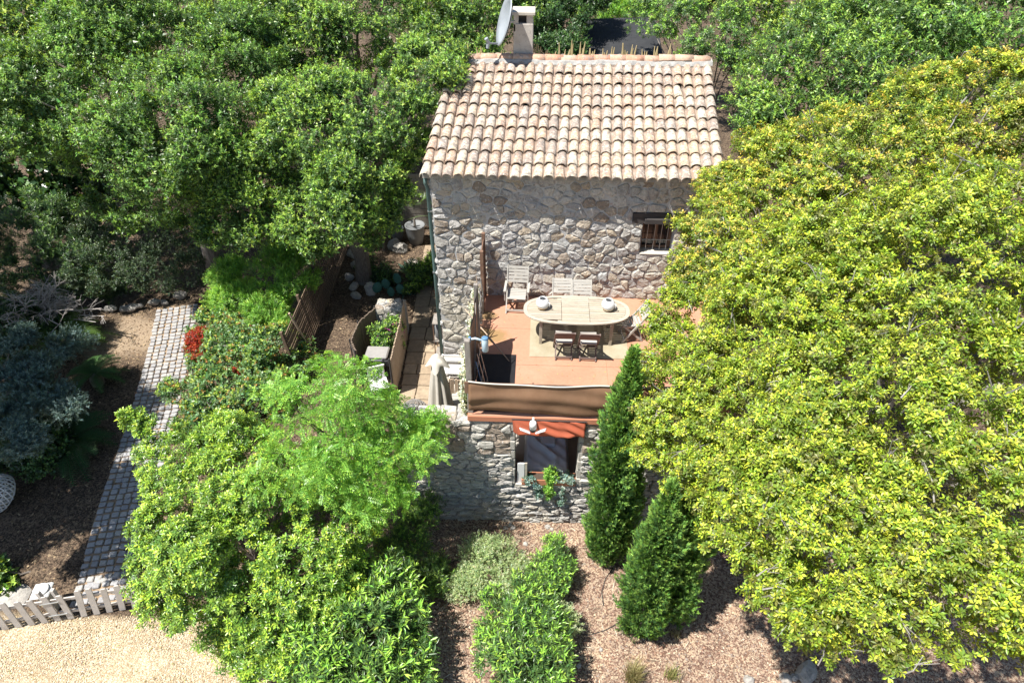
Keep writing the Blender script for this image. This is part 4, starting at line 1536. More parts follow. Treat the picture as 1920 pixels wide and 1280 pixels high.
# white bench, cane screen with lit top
wb = thing('white_bench', 'small white wooden bench against the house foot in the sunny patio', 'bench', (-2.02, 13.62, -2.473))
for sx in (-.40, .40):
    for sy in (-.16, .16):
        MB().box(sx - .025, sx + .025, sy - .025, sy + .025, 0, .42 if sy < 0 else .80).build('leg', MAT['white'], wb, bevel=.004)
for k in range(3):
    MB().box(-.43, .43, -.19 + k * .13, -.08 + k * .13, .423, .445).build('seat_slat', MAT['white'], wb, bevel=.004)
for z in (.56, .72):
    MB().box(-.374, .374, .145, .17, z, z + .07).build('back_rail', MAT['white'], wb, bevel=.004)
lw = thing('low_white_wall', 'low whitewashed wall at the foot of the house in the patio', 'wall', (0, 0, 0))
MB().box(-2.44, -1.36, 13.86, 14.13, -2.6, -2.05).build('masonry', MAT['white'], lw, bevel=.02)
MB().box(-2.46, -1.35, 13.83, 14.135, -2.047, -2.0).build('coping', MAT['concrete'], lw, bevel=.01)
cs = thing('cane_screen', 'pale split cane screen across the patio behind the closed parasol', 'screen', (0, 12.62, -2.48))
me = MB().tube([(0, 0, 0), (.003, .004, .5), (0, 0, .98)], [.019, .021, .017], 6).mesh('cane')
x = -2.40
while x < -1.42:
    o = link('cane', me, MAT['reed'], cs, (x, rp.uniform(-.008, .008), rp.uniform(-.02, .02)))
    o.rotation_euler = (rp.uniform(-.02, .02), rp.uniform(-.02, .02), rp.uniform(0, 6))
    x += .036
for z in (.2, .8):
    MB().box(-2.42, -1.40, .024, .045, z, z + .04).build('rail', MAT['brown_wood'], cs)
pt = thing('patio_table', 'narrow cane topped patio table in the shade behind the terrace corner', 'table', (-1.72, 12.1, -2.48))
for sx in (-.26, .26):
    for sy in (-.24, .24):
        MB().box(sx - .02, sx + .02, sy - .02, sy + .02, 0, .70).build('leg', MAT['brown_wood'], pt)
for k in range(6):
    MB().box(-.30, .30, -.28 + k * .095, -.195 + k * .095, .703, .725).build('plank', MAT['grey_teak'], pt)

# shelf with a dark bottle against the house corner, hanging red pot
sh = thing('bottle_rack', 'narrow metal rack holding a dark gas bottle against the house corner', 'rack', (-2.62, 14.75, -2.47))
for sx in (-.13, .11):
    for sy in (-.22, .22):
        MB().box(sx - .012, sx + .012, sy - .012, sy + .012, 0, 1.25).build('upright', MAT['brown_wood'], sh)
for z in (.05, .62, 1.22):
    MB().box(-.15, .13, -.24, .24, z, z + .025).build('shelf', MAT['grey_wood'], sh)
gb = thing('gas_bottle', 'dark blue gas bottle standing on the middle shelf of the rack', 'gas bottle', (-2.63, 14.72, -2.47 + .647))
MB().lathe([(.10, 0), (.115, .02), (.115, .36), (.08, .43), (.04, .45)], 18).build('cylinder', MAT['slate_lid'], gb, smooth=True)
MB().lathe([(.05, .452), (.055, .53), (.045, .54)], 12).build('valve_collar', MAT['metal'], gb)
hp = thing('hanging_pot', 'round terracotta pot hung on a wire hook at the house corner', 'pot', (-2.78, 16.1, -1.25))
MB().lathe([(.08, -.16), (.13, -.10), (.15, 0), (.155, .02), (.14, .02), (.12, -.05)], 18).build('bowl', MAT['terracotta'], hp, smooth=True)
MB().tube([(-.14, 0, .02), (-.05, 0, .28), (.25, 0, .34), (.34, 0, .34)], .008, 5).build('hook', MAT['dark_wood'], hp)

# back of the alley: board wall, pots, rocks
bw = thing('board_wall', 'dark horizontal board wall closing the alley behind the pots', 'wall', (0, 21.9, -2.5))
for k in range(11):
    MB().box(-6.9, -2.6, -.02 + rp.uniform(-.006, .006), .02, .02 + k * .19, .02 + k * .19 + .178).build('board', MAT['grey_wood'], bw, bevel=.004)
for x in (-6.8, -5.4, -4.0, -2.7):
    MB().box(x - .05, x + .05, .024, .12, 0, 2.15).build('post', MAT['dark_wood'], bw)
def dpot(loc, s, label):
    t = thing('garden_pot', label, 'pot', loc)
    MB().lathe([(.20 * s, 0), (.26 * s, .30 * s), (.30 * s, .60 * s), (.31 * s, .62 * s), (.29 * s, .63 * s), (.27 * s, .56 * s)], 20).build('vessel', MAT['slate_lid'], t, smooth=True)
    MB().lathe([(.26 * s, .50 * s), (.26 * s, .545 * s)], 16).build('soil', MAT['soil'], t)
    return t
dpot((-4.26,20.83,-2.5), 1.15, 'tall zinc grey garden pot before the board wall at the house side')
dpot((-4.93,20.98,-2.5), .8, 'smaller dark garden pot in the middle of the board wall')

def rock(loc, s, label, seed, name='rock', group=None, mat='rock', flat=.7):
    r = random.Random(seed)
    bm = bmesh.new()
    bmesh.ops.create_icosphere(bm, subdivisions=2, radius=1)
    off = Vector((r.uniform(0, 50), r.uniform(0, 50), r.uniform(0, 50)))
    sx, sy = r.uniform(.8, 1.3), r.uniform(.7, 1.1)
    for v in bm.verts:
        d = 1 + .38 * mnoise.noise(v.co * 1.1 + off) + .12 * mnoise.noise(v.co * 3 + off)
        v.co = Vector((v.co.x * sx * d, v.co.y * sy * d, v.co.z * flat * d)) * s
    me = bpy.data.meshes.new('rock')
    bm.to_mesh(me)
    bm.free()
    o = link(name, me, MAT[mat], None, (loc[0], loc[1], loc[2] + s * flat * .35), rot=(0, 0, r.uniform(0, 6)))
    tag(o, label, 'rock', group)
    return o
for i, (p, s) in enumerate([((-6.32,19.92,-2.5), .22), ((-6.07,19.29,-2.5), .2), ((-6.12,18.48,-2.5), .2), ((-5.84,17.94,-2.5), .18), ((-5.67,17.47,-2.5), .17), ((-5.46,18.26,-2.5), .16)]):
    rock(p, s, 'grey boulder edging the shaded bed by the slat fence, %s from the board wall' % ORD[i], 60 + i, group='boulders edging the shaded bed')
rock((-4.71,20.27,-2.5), .24, 'long sunlit boulder in the bed behind the stone pillar', 71, flat=.9)
rock((-4.97,20.44,-2.5), .24, 'upright boulder beside the long sunlit one, nearer the tree trunk', 72, flat=1.1)
rock((-4.13,19.37,-2.5), .24, 'rounded pale boulder near the house wall in the shaded bed', 73)
rock((-5.23,17.72,-2.5), .26, 'brownish sunlit boulder just left of the prickly pear', 74, flat=1.0)
for i, q in enumerate([(30, 575), (95, 578), (0, 0)][:0]):
    pass
for i, (p, s) in enumerate([((-13.82,17.4,-3.2), .24), ((-13.4,17.41,-3.2), .22), ((-13.17,17.48,-3.2), .26), ((-12.93,17.58,-3.2), .2), ((-12.56,17.81,-3.2), .25), ((-12.24,17.82,-3.2), .2), ((-11.86,18.2,-3.2), .34)]):
    rock(p, s * .62, 'grey boulder in the row edging the sandy path bend, %s from the left' % ORD[i], 80 + i, group='boulders edging the bend of the path')

# ------------------------------------------------------------------ cobble path
cp = MB()
def path_c(y):
    """centre line x and half width of the cobble path"""
    x = -9.15 - .02 * (y - 7.8) - (y - 7.8) * .215 - .010 * max(0, y - 12) ** 2 * .9
    if y > 15.5:
        x -= .0
    return x, .62
path = thing('cobble_path', '', '', (0, 0, 0))
for k in ('label', 'category'):
    del path[k]
path['kind'] = 'structure'
ys = np.linspace(7.45, 17.9, 60)
vs = []
for y in ys:
    c, w = path_c(y)
    z = float(hgt(c, y)) + .008
    vs += [(c - w - .06, y, z - .05), (c - w - .05, y, z), (c + w + .05, y, z), (c + w + .06, y, z - .05)]
fs = [(i * 4 + k, i * 4 + k + 1, i * 4 + k + 5, i * 4 + k + 4) for i in range(len(ys) - 1) for k in range(3)]
MB().add(vs, fs).build('path_bed', MAT['path_sand'], path)
rk_ = random.Random(31)
cob_me = []
for s in range(10):
    mb = MB()
    mb.box(-.078, .078, -.068, .068, -.03, .026)
    me = mb.mesh('cobble')
    for v in me.vertices:
        v.co += Vector((rk_.uniform(-.012, .012), rk_.uniform(-.012, .012), rk_.uniform(-.005, .005)))
    bm = bmesh.new()
    bm.from_mesh(me)
    bmesh.ops.bevel(bm, geom=list(bm.edges), offset=.016, segments=1, affect='EDGES')
    bm.to_mesh(me)
    bm.free()
    me.materials.append(MAT['cobble'])
    cob_me.append(me)
y = 7.5
nc = 0
restc = MB()
rows = []
while y < 17.8:
    rows.append(y)
    y += .172
for y in rows:
    c, w = path_c(y)
    dx = (path_c(y + .1)[0] - path_c(y - .1)[0]) / .2
    for i in range(7):
        u = -w + (i + .5) * 2 * w / 7
        x = c + u + rk_.uniform(-.012, .012)
        yy = y + rk_.uniform(-.014, .014) - dx * u
        z = float(hgt(x, yy)) + .028 + rk_.uniform(-.006, .006)
        seen = y > 12.9 or (y < 11.6 and i < 4)
        if seen and nc < 300:
            o = bpy.data.objects.new('cobble', rk_.choice(cob_me))
            o.location = (x, yy, z)
            o.rotation_euler = (rk_.uniform(-.05, .05), rk_.uniform(-.05, .05), math.atan(-dx) * .9 + rk_.uniform(-.08, .08))
            o.scale = (rk_.uniform(.9, 1.06), rk_.uniform(.88, 1.06), 1)
            COL.objects.link(o)
            o.parent = path
            nc += 1
        else:
            me = rk_.choice(cob_me)
            restc.add([tuple(v.co + Vector((x, yy, z))) for v in me.vertices], [tuple(p.vertices) for p in me.polygons])
o = restc.build('cobbles', MAT['cobble'], path)
o['kind'] = 'stuff'
# kerb of setts between path end and the fence
kerb_a, kerb_b = Vector((-9.54,7.78,-3.47)), Vector((-8.61,8.23,-3.47))
for k in range(8):
    p = kerb_a.lerp(kerb_b, (k + .5) / 8)
    o = bpy.data.objects.new('kerb_sett', cob_me[k % 10])
    o.location = p
    o.rotation_euler = (0, 0, .12 + rk_.uniform(-.08, .08))
    o.scale = (1.05, .95, 2.4)
    COL.objects.link(o)
    o.parent = path
for i, (p, s) in enumerate([((-10.99,7.51,-3.5), .30), ((-11.25,7.45,-3.5), .26), ((-11.54,7.36,-3.5), .3)]):
    rock(p, s, ['flat tan flagstone behind the pickets left of the pillar', 'flat pale flagstone under the broad leaved plant at the picket fence', 'flat tan flagstone at the very left end of the picket fence'][i], 90 + i, name='flagstone', flat=.22)

# ------------------------------------------------------------------ picket fence, gate pillar
fe = thing('picket_fence', 'pale grey painted picket fence along the gravel yard', 'fence', (0, 0, 0))
F0, F1 = Vector((-11.6, 6.62, -3.5)), Vector((-7.2, 7.66, -3.5))
def fpt(t, z, off=0):
    p = F0.lerp(F1, t)
    n = Vector((-(F1 - F0).y, (F1 - F0).x, 0)).normalized()
    return p + Vector((0, 0, z)) + n * off
n = 18
for k in range(n):
    t = (k + .5) / n
    hh = .86 + .02 * math.sin(k * 2.1)
    tilt = rk_.uniform(-.03, .03) + (.13 if k > 8 else .06)
    a = fpt(t, .03, -.05)
    dirx = (F1 - F0).normalized()
    top = a + Vector((0, 0, hh)) + dirx * tilt * 1.0 + Vector((0, rk_.uniform(-.03, .03), 0))
    me = MB()
    w = .06
    th = .013
    nn = Vector((-dirx.y, dirx.x, 0))
    vs = []
    for off in (-th, th):
        for (p, ww) in ((a, w), (top - Vector((0, 0, .03)), w), (top, w * .62)):
            vs += [p - dirx * ww + nn * off, p + dirx * ww + nn * off]
    fs = [(0, 1, 3, 2), (2, 3, 5, 4), (7, 6, 8, 9), (9, 8, 10, 11), (0, 6, 7, 1), (4, 5, 11, 10), (0, 2, 8, 6), (2, 4, 10, 8), (1, 7, 9, 3), (3, 9, 11, 5)]
    c = a
    MB().add([v - c for v in vs], fs).build('picket', MAT['picket'], fe, loc=c)
for z in (.22, .66):
    for t0, t1 in ((0, .425), (.435, 1)):
        MB().bar(fpt(t0, z, 0.0), fpt(t1, z, 0.0), .03, .075).build('rail', MAT['picket'], fe)
for t in (.02, .40, .46, .98):
    p = fpt(t, 0, .06)
    MB().bar(p, p + Vector((0, 0, .95)), .07).build('post', MAT['picket'], fe)
for z in (.24, .68):
    MB().bar(fpt(.395, z, -.072), fpt(.475, z + .01, -.072), .018, .022).build('hinge', MAT['metal'], fe)
gp = thing('gate_pillar', 'square stone pillar with a white moulded cap and round disc behind the pickets', 'pillar', ((-10.02,7.3,-2.8)[0], (-10.02,7.3,-2.8)[1], -3.5))
MB().box(-.11, .11, -.11, .11, 0, .60).build('shaft', MAT['concrete'], gp, bevel=.012, rot=(0, 0, .2))
mb = MB()
mb.box(-.18, .18, -.18, .18, .603, .66)
mb.build('cap', MAT['white'], gp, bevel=.02, rot=(0, 0, .2))
MB().lathe([(.15, .662), (.15, .70), (.115, .705), (.10, .672), (.02, .670)], 24).build('disc', MAT['white'], gp, smooth=True)

# white lattice chair at the left edge
lc = thing('lattice_chair', 'white openwork cane egg chair at the left edge of the garden', 'chair', (-12.58,9.76,-2.95))
mb = MB()
rotl = Matrix.Rotation(math.radians(-25), 4, 'Y') @ Matrix.Rotation(math.radians(30), 4, 'X')
def lp_(u, v):
    r = .50 * math.sin(v)
    return rotl @ Vector((r * math.cos(u) * 1.0, r * math.sin(u) * .9, .50 * math.cos(v) * .75))
NU = 24
for s in (-1, 1):
    for k in range(NU):
        pts = [lp_(2 * PI * k / NU + s * v * .55, v) for v in np.linspace(.18, 1.75, 12)]
        mb.tube(pts, .019, 4, cap=False)
for v in (.18, .7, 1.2, 1.75):
    mb.tube([lp_(2 * PI * k / 24, v) for k in range(25)], .016, 4, cap=False)
mb.build('lattice_shell', MAT['cane_white'], lc)
zz = -3.42 - lc.location.z
for a in (.8, 2.3, 3.9, 5.5):
    MB().tube([(.16 * math.cos(a), .16 * math.sin(a), -.12), (.2 * math.cos(a), .2 * math.sin(a), zz)], .016, 6).build('leg', MAT['cane_white'], lc)
MB().lathe([(.30, -.06), (.33, .0), (.30, .05)], 18, (0, 0, -.10)).build('seat_cushion', MAT['cloth_cream'], lc)

# dark shed roof behind the house
sd = thing('garden_shed', 'shed with a dark felt roof behind the ridge under the trees', 'shed', (2.75, 25.3, .32))
MB().box(-1.1, 1.1, -1.2, 1.2, -2.6, 2.45).build('wall', MAT['grey_wood'], sd)
mb = MB()
mb.add([(-1.3, -1.5, 2.35), (1.35, -1.5, 2.45), (1.35, 1.5, 3.15), (-1.3, 1.5, 3.05), (-1.3, -1.5, 2.45), (1.35, -1.5, 2.55), (1.35, 1.5, 3.25), (-1.3, 1.5, 3.15)],
       [(0, 3, 2, 1), (4, 5, 6, 7), (0, 1, 5, 4), (1, 2, 6, 5), (2, 3, 7, 6), (3, 0, 4, 7)])
rf = mb.build('roof', MAT['bitumen'], sd)
for k in range(6):
    y0 = -1.5 + k * .5
    z0 = 2.46 + (y0 + 1.5) * .2333
    mb = MB()
    mb.add([(-1.29, y0, z0 + .012), (1.34, y0, z0 + .112), (1.34, y0 + .49, z0 + .117), (-1.29, y0 + .49, z0 + .114 - .0), (-1.29, y0, z0 - .02), (1.34, y0, z0 + .07)],
           [(0, 1, 2, 3), (0, 4, 5, 1)])
# irrigation hoses in the bed
def hose(name, pts, label):
    o = MB().tube(pts, .012, 5).build(name, MAT['hose'], smooth=True)
    tag(o, label, 'hose')
def gz(p, dz=.012):
    return (p[0], p[1], float(hgt(p[0], p[1])) + dz)
hose('irrigation_hose', [gz(q) for q in ((0.96,7.17,-3.5), (1.29,7.16,-3.5), (1.57,7.25,-3.5), (1.79,7.37,-3.5), (2.03,7.54,-3.5), (2.22,7.79,-3.5))], 'black irrigation hose curving over the mulch to the larger cypress')
hose('drip_hose', [gz(q) for q in ((-2.36,8.38,-3.5), (-1.91,8.64,-3.5), (-1.48,8.85,-3.5), (-1.04,9,-3.5))], 'black drip hose lying by the silver shrub below the stone wall')
hose('drip_hose', [gz(q, .016) for q in ((1.89,8.73,-3.5), (1.7,8.46,-3.5), (1.6,8.13,-3.5), (1.62,7.82,-3.5))], 'thin drip hose running from the foot of the wall side cypress')
# rocks in the bed
rock((5.51,6.56,-3.5), .20, 'large pale angular rock at the bottom edge under the yellow green tree', 101, flat=.7)
rock((5.07,6.43,-3.5), .11, 'narrow grey stone next to the large angular rock', 102)
rock((5.24,6.46,-3.5), .09, 'small grey stone touching the large angular rock', 103)
rock((4.34,6.36,-3.5), .12, 'round white stone at the bottom edge of the mulch bed', 104)
SMALL = ['small pale stone at the wall foot, left one of three under the window', 'small pale stone at the wall foot, upper one of three under the window', 'small pale stone at the wall foot, right one of three under the window',
         'small round tan stone alone at the wall foot left of the cypress', 'small pale stone in the mulch just above the silver shrub', 'small pale stone right of the bottom oleander',
         'small pale stone left of the silver shrub near the drip hose', 'small pale stone beside the straw coloured grass tuft', 'small pale stone in the shade right of the broad cypress',
         'pale stone at the shade edge under the yellow green tree', 'tiny pale stone beside the tan stone at the wall foot', 'pale stone touching the broad cypress on its shaded side']
for i, (p, s) in enumerate([((-0.56,9.69,-3.5), .07), ((-0.45,9.78,-3.5), .06), ((-0.38,9.7,-3.5), .06), ((0.43,9.76,-3.5), .08), ((-0.08,9.27,-3.5), .06), ((1.05,6.52,-3.5), .06), ((-1.77,8.18,-3.5), .07),
        ((1.51,6.86,-3.5), .05), ((3.37,8.27,-3.5), .09), ((4.75,8.37,-3.5), .12), ((0.53,9.7,-3.5), .05), ((3.25,8.46,-3.5), .11)]):
    rock(p, s, SMALL[i], 110 + i, name='small_stone', group='small pale stones on the mulch bed')

# ------------------------------------------------------------------ foliage
MAT['leaf'] = leaf_mat('leaf', .34, .38, .45)
MAT['leaf_gloss'] = leaf_mat('glossy_leaf', .22, .30, .5)
MAT['leaf_matte'] = leaf_mat('matte_leaf', .22, .6, .2)

def leaf_tri(base, d, nrm, L, Wd, fold=.18, mid=.52, droop=0.0):
    """one folded leaf: two triangles"""
    d = d / np.linalg.norm(d)
    s = np.cross(d, nrm)
    s /= np.linalg.norm(s) + 1e-9
    n = np.cross(s, d)
    tip = base + d * L - n * L * droop
    m_ = base + d * L * mid - n * L * droop * .25
    return [base, m_ + s * Wd / 2 + n * Wd * fold, tip, m_ - s * Wd / 2 + n * Wd * fold]

def leaf_one(base, d, nrm, L, Wd):
    """a small leaf for far crowns: one triangle of about the leaf's area"""
    d = d / np.linalg.norm(d)
    s = np.cross(d, nrm)
    s /= np.linalg.norm(s) + 1e-9
    return [base + s * Wd * .42, base + d * L, base - s * Wd * .42 + d * L * .18]

class Tpl:
    """a twig template: vertices, triangles, young (0..1) per vertex, leaf index per vertex"""
    def __init__(s):
        s.v, s.f, s.y, s.l = [], [], [], []
        s.n = 0
    def leaf(s, q, young):
        k = len(s.v)
        s.v += q
        s.f += [(k, k + 1, k + 2), (k, k + 2, k + 3)]
        s.y += [young] * 4
        s.l += [s.n] * 4
        s.n += 1
    def one(s, q, young):
        k = len(s.v)
        s.v += q
        s.f += [(k, k + 1, k + 2)]
        s.y += [young] * 3
        s.l += [s.n] * 3
        s.n += 1
    def done(s):
        s.v = np.array(s.v)
        s.f = np.array(s.f)
        s.y = np.array(s.y)
        s.l = np.array(s.l)
        return s

def tpl_rosette(r, n=11, L=.066, W=.029, twig=.07, young_n=4):
    t = Tpl()
    for k in range(n):
        f = k / (n - 1)
        a = k * 2.4 + r.uniform(-.3, .3)
        el = -.10 + .80 * f + r.uniform(-.2, .2)          # old leaves spread, young ones more upright
        d = np.array([math.cos(a) * math.cos(el), math.sin(a) * math.cos(el), math.sin(el)])
        b = np.array([0, 0, -twig * (1 - f)]) + d * .004
        l = L * (1.05 - .3 * f) * r.uniform(.8, 1.15)
        t.leaf(leaf_tri(b, d, np.array([0, 0, 1.0]) + .2 * np.array([r.gauss(0, 1), r.gauss(0, 1), 0]), l, W * r.uniform(.8, 1.15) * (1 - .2 * f), droop=r.uniform(-.05, .2), mid=.58), 1.0 if k >= n - young_n else 0.0)
    return t.done()

def tpl_twig(r, n=12, L=.055, W=.024, twig=.17, spread=1.0, young=3):
    t = Tpl()
    for k in range(n):
        f = k / (n - 1)
        a = k * 2.4 + r.uniform(-.5, .5)
        el = .25 + .5 * f + r.uniform(-.35, .35)
        d = np.array([math.cos(a) * math.cos(el) * spread, math.sin(a) * math.cos(el) * spread, math.sin(el)])
        b = np.array([.012 * math.sin(5 * f), .012 * math.cos(4 * f), -twig * (1 - f)])
        t.leaf(leaf_tri(b, d, np.array([r.gauss(0, .5), r.gauss(0, .5), 1.0]), L * r.uniform(.75, 1.2), W * r.uniform(.8, 1.2), droop=r.uniform(-.05, .2)), 1.0 if k >= n - young else 0.0)
    return t.done()

def tpl_far(r, n=10, L=.062, W=.036, twig=.17, young=4):
    t = Tpl()
    for k in range(n):
        f = k / (n - 1)
        a = k * 2.4 + r.uniform(-.5, .5)
        el = .1 + .5 * f + r.uniform(-.4, .4)
        d = np.array([math.cos(a) * math.cos(el), math.sin(a) * math.cos(el), math.sin(el)])
        b = np.array([.012 * math.sin(5 * f), .012 * math.cos(4 * f), -twig * (1 - f)])
        t.one(leaf_one(b, d, np.array([r.gauss(0, .4), r.gauss(0, .4), 1.0]), L * r.uniform(.75, 1.2), W * r.uniform(.8, 1.2)), 1.0 if k >= n - young else 0.0)
    return t.done()

def tpl_pinnate(r, rach=.22, pairs=8, L=.040, W=.016, fronds=3):
    t = Tpl()
    for q in range(fronds):
        a = q * 2.1 + r.uniform(-.5, .5)
        el = r.uniform(.15, .75)
        u = np.array([math.cos(a) * math.cos(el), math.sin(a) * math.cos(el), math.sin(el)])
        side = np.cross(u, [0, 0, 1.0])
        side /= np.linalg.norm(side)
        up = np.cross(side, u)
        for k in range(pairs):
            f = .2 + .8 * k / (pairs - 1)
            p = u * rach * f - np.array([0, 0, .35 * rach * f * f])
            for s in (-1, 1):
                d = side * s * .9 + u * .42 + up * r.uniform(-.15, .15)
                t.leaf(leaf_tri(p, d, up + .15 * side * s, L * (1.1 - .45 * abs(f - .55)) * r.uniform(.9, 1.1), W * r.uniform(.9, 1.1), .08), 1.0 if r.random() < .4 else 0.0)
        t.leaf(leaf_tri(u * rach - np.array([0, 0, .35 * rach]), u - np.array([0, 0, .4]), up, L, W, .08), 1.0)
    return t.done()

def tpl_lance(r, n=12, L=.15, W=.026, twig=.14):
    t = Tpl()
    for k in range(n):
        f = k / (n - 1)
        a = k * 2.1 + r.uniform(-.3, .3)
        el = .1 + .85 * f + r.uniform(-.2, .2)
        d = np.array([math.cos(a) * math.cos(el), math.sin(a) * math.cos(el), math.sin(el)])
        b = np.array([0, 0, -twig * (1 - f)])
        l = L * r.uniform(.75, 1.1) * (1 - .25 * f)
        t.leaf(leaf_tri(b, d, np.array([0, 0, 1.0]) + .1 * np.array([r.gauss(0, 1), r.gauss(0, 1), 0]), l, W * r.uniform(.85, 1.1), .16, .45, r.uniform(0, .22)), 1.0 if k > n * .6 else 0.0)
    return t.done()

def tpl_scale(r, n=13, L=.062, W=.021, h=.13):
    """cypress plume: upright flattened spray of short scale-leaved branchlets"""
    t = Tpl()
    for k in range(n):
        f = k / (n - 1)
        s = 1 if k % 2 else -1
        ang = s * (1.0 - .8 * f) + r.uniform(-.2, .2)
        d = np.array([math.sin(ang), r.uniform(-.35, .35), math.cos(ang)])
        b = np.array([0, 0, h * (f - .5)])
        t.one(leaf_one(b, d, np.array([r.gauss(0, .3), 1.0, 0]), L * r.uniform(.7, 1.2) * (1.15 - .4 * f), W * r.uniform(.8, 1.3)), 1.0 if f > .55 else 0.0)
    return t.done()

def tpl_needle(r, n=26, L=.05, W=.0085, ln=.20):
    """cedar spray: flat shoot with tufts of needles"""
    t = Tpl()
    for k in range(n):
        f = k / (n - 1)
        a = r.uniform(0, 2 * PI)
        d = np.array([math.cos(a) * .8, math.sin(a) * .8, .55])
        b = np.array([r.uniform(-.03, .03), 0, ln * (f - .6)])
        t.one(leaf_one(b, d, np.array([0, 0, 1.0]), L * r.uniform(.7, 1.2), W * 1.9), 1.0 if f > .6 else 0.0)
    return t.done()

_tp = random.Random(77)
TPL = {
    'rosette': [tpl_rosette(_tp) for _ in range(7)],
    'rosette_s': [tpl_rosette(_tp, 11, .05, .021, .06, 4) for _ in range(6)],
    'rosette_l': [tpl_rosette(_tp, 13, .085, .030, .08, 5) for _ in range(6)],
    'twig': [tpl_twig(_tp) for _ in range(7)],
    'far': [tpl_far(_tp) for _ in range(7)],
    'twig_l': [tpl_twig(_tp, 12, .075, .034, .2) for _ in range(6)],
    'big': [tpl_twig(_tp, 7, .19, .14, .2, 1.0, 2) for _ in range(5)],
    'round': [tpl_twig(_tp, 10, .075, .042, .16, 1.0, 3) for _ in range(6)],
    'pinnate': [tpl_pinnate(_tp) for _ in range(7)],
    'lance': [tpl_lance(_tp) for _ in range(7)],
    'lance_s': [tpl_lance(_tp, 14, .085, .014, .14) for _ in range(6)],
    'silver': [tpl_twig(_tp, 16, .036, .013, .13, 1.0, 8) for _ in range(6)],
    'scale': [tpl_scale(_tp) for _ in range(6)],
    'needle': [tpl_needle(_tp) for _ in range(6)],
    'ivy': [tpl_twig(_tp, 8, .065, .055, .12, 1.0, 4) for _ in range(5)],
}

def norm(a):
    return a / (np.linalg.norm(a, axis=-1, keepdims=True) + 1e-9)

def place_twigs(name, parent, kind, pos, direc, size, young, old, mat, seed, young_p=1.0, cvar=.16, hue=.10, flush=None):
    """many twigs as one leaf mesh; every leaf has its own tone between an old and a young colour"""
    r = np.random.default_rng(seed)
    tp = TPL[kind]
    young = np.atleast_2d(np.array(young, float))
    old = np.atleast_2d(np.array(old, float))
    N = len(pos)
    which = r.integers(0, len(tp), N)
    Vs, Fs, Cs = [], [], []
    base = 0
    for w, t in enumerate(tp):
        idx = np.nonzero(which == w)[0]
        n = len(idx)
        if not n:
            continue
        z = norm(direc[idx])
        ref = norm(r.normal(size=(n, 3)))
        x = norm(np.cross(z, ref))
        y = np.cross(z, x)
        R = np.stack([x, y, z], 2)                                   # columns
        V = np.einsum('nij,vj->nvi', R, t.v) * size[idx][:, None, None] + pos[idx][:, None, :]
        nv = len(t.v)
        yc = young[r.integers(0, len(young), n)]
        oc = old[r.integers(0, len(old), n)]
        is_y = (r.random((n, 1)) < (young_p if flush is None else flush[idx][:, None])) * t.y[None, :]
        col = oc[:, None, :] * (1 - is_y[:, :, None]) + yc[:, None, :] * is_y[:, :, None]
        lf = r.normal(1, cvar, (n, t.n))[:, t.l]
        lh = r.normal(0, hue, (n, t.n))[:, t.l]
        col = col * np.clip(lf, .45, 1.6)[:, :, None]
        col[:, :, 0] *= 1 + lh
        col[:, :, 2] *= 1 - lh * .6
        F = (t.f[None] + (np.arange(n) * nv)[:, None, None] + base).reshape(-1, 3)
        base += n * nv
        Vs.append(V.reshape(-1, 3))
        Fs.append(F)
        Cs.append(col.reshape(-1, 3))
    V = np.concatenate(Vs)
    me = np_mesh(name, V, np.concatenate(Fs), np.clip(np.concatenate(Cs), .004, .9))
    return link(name, me, mat, parent)

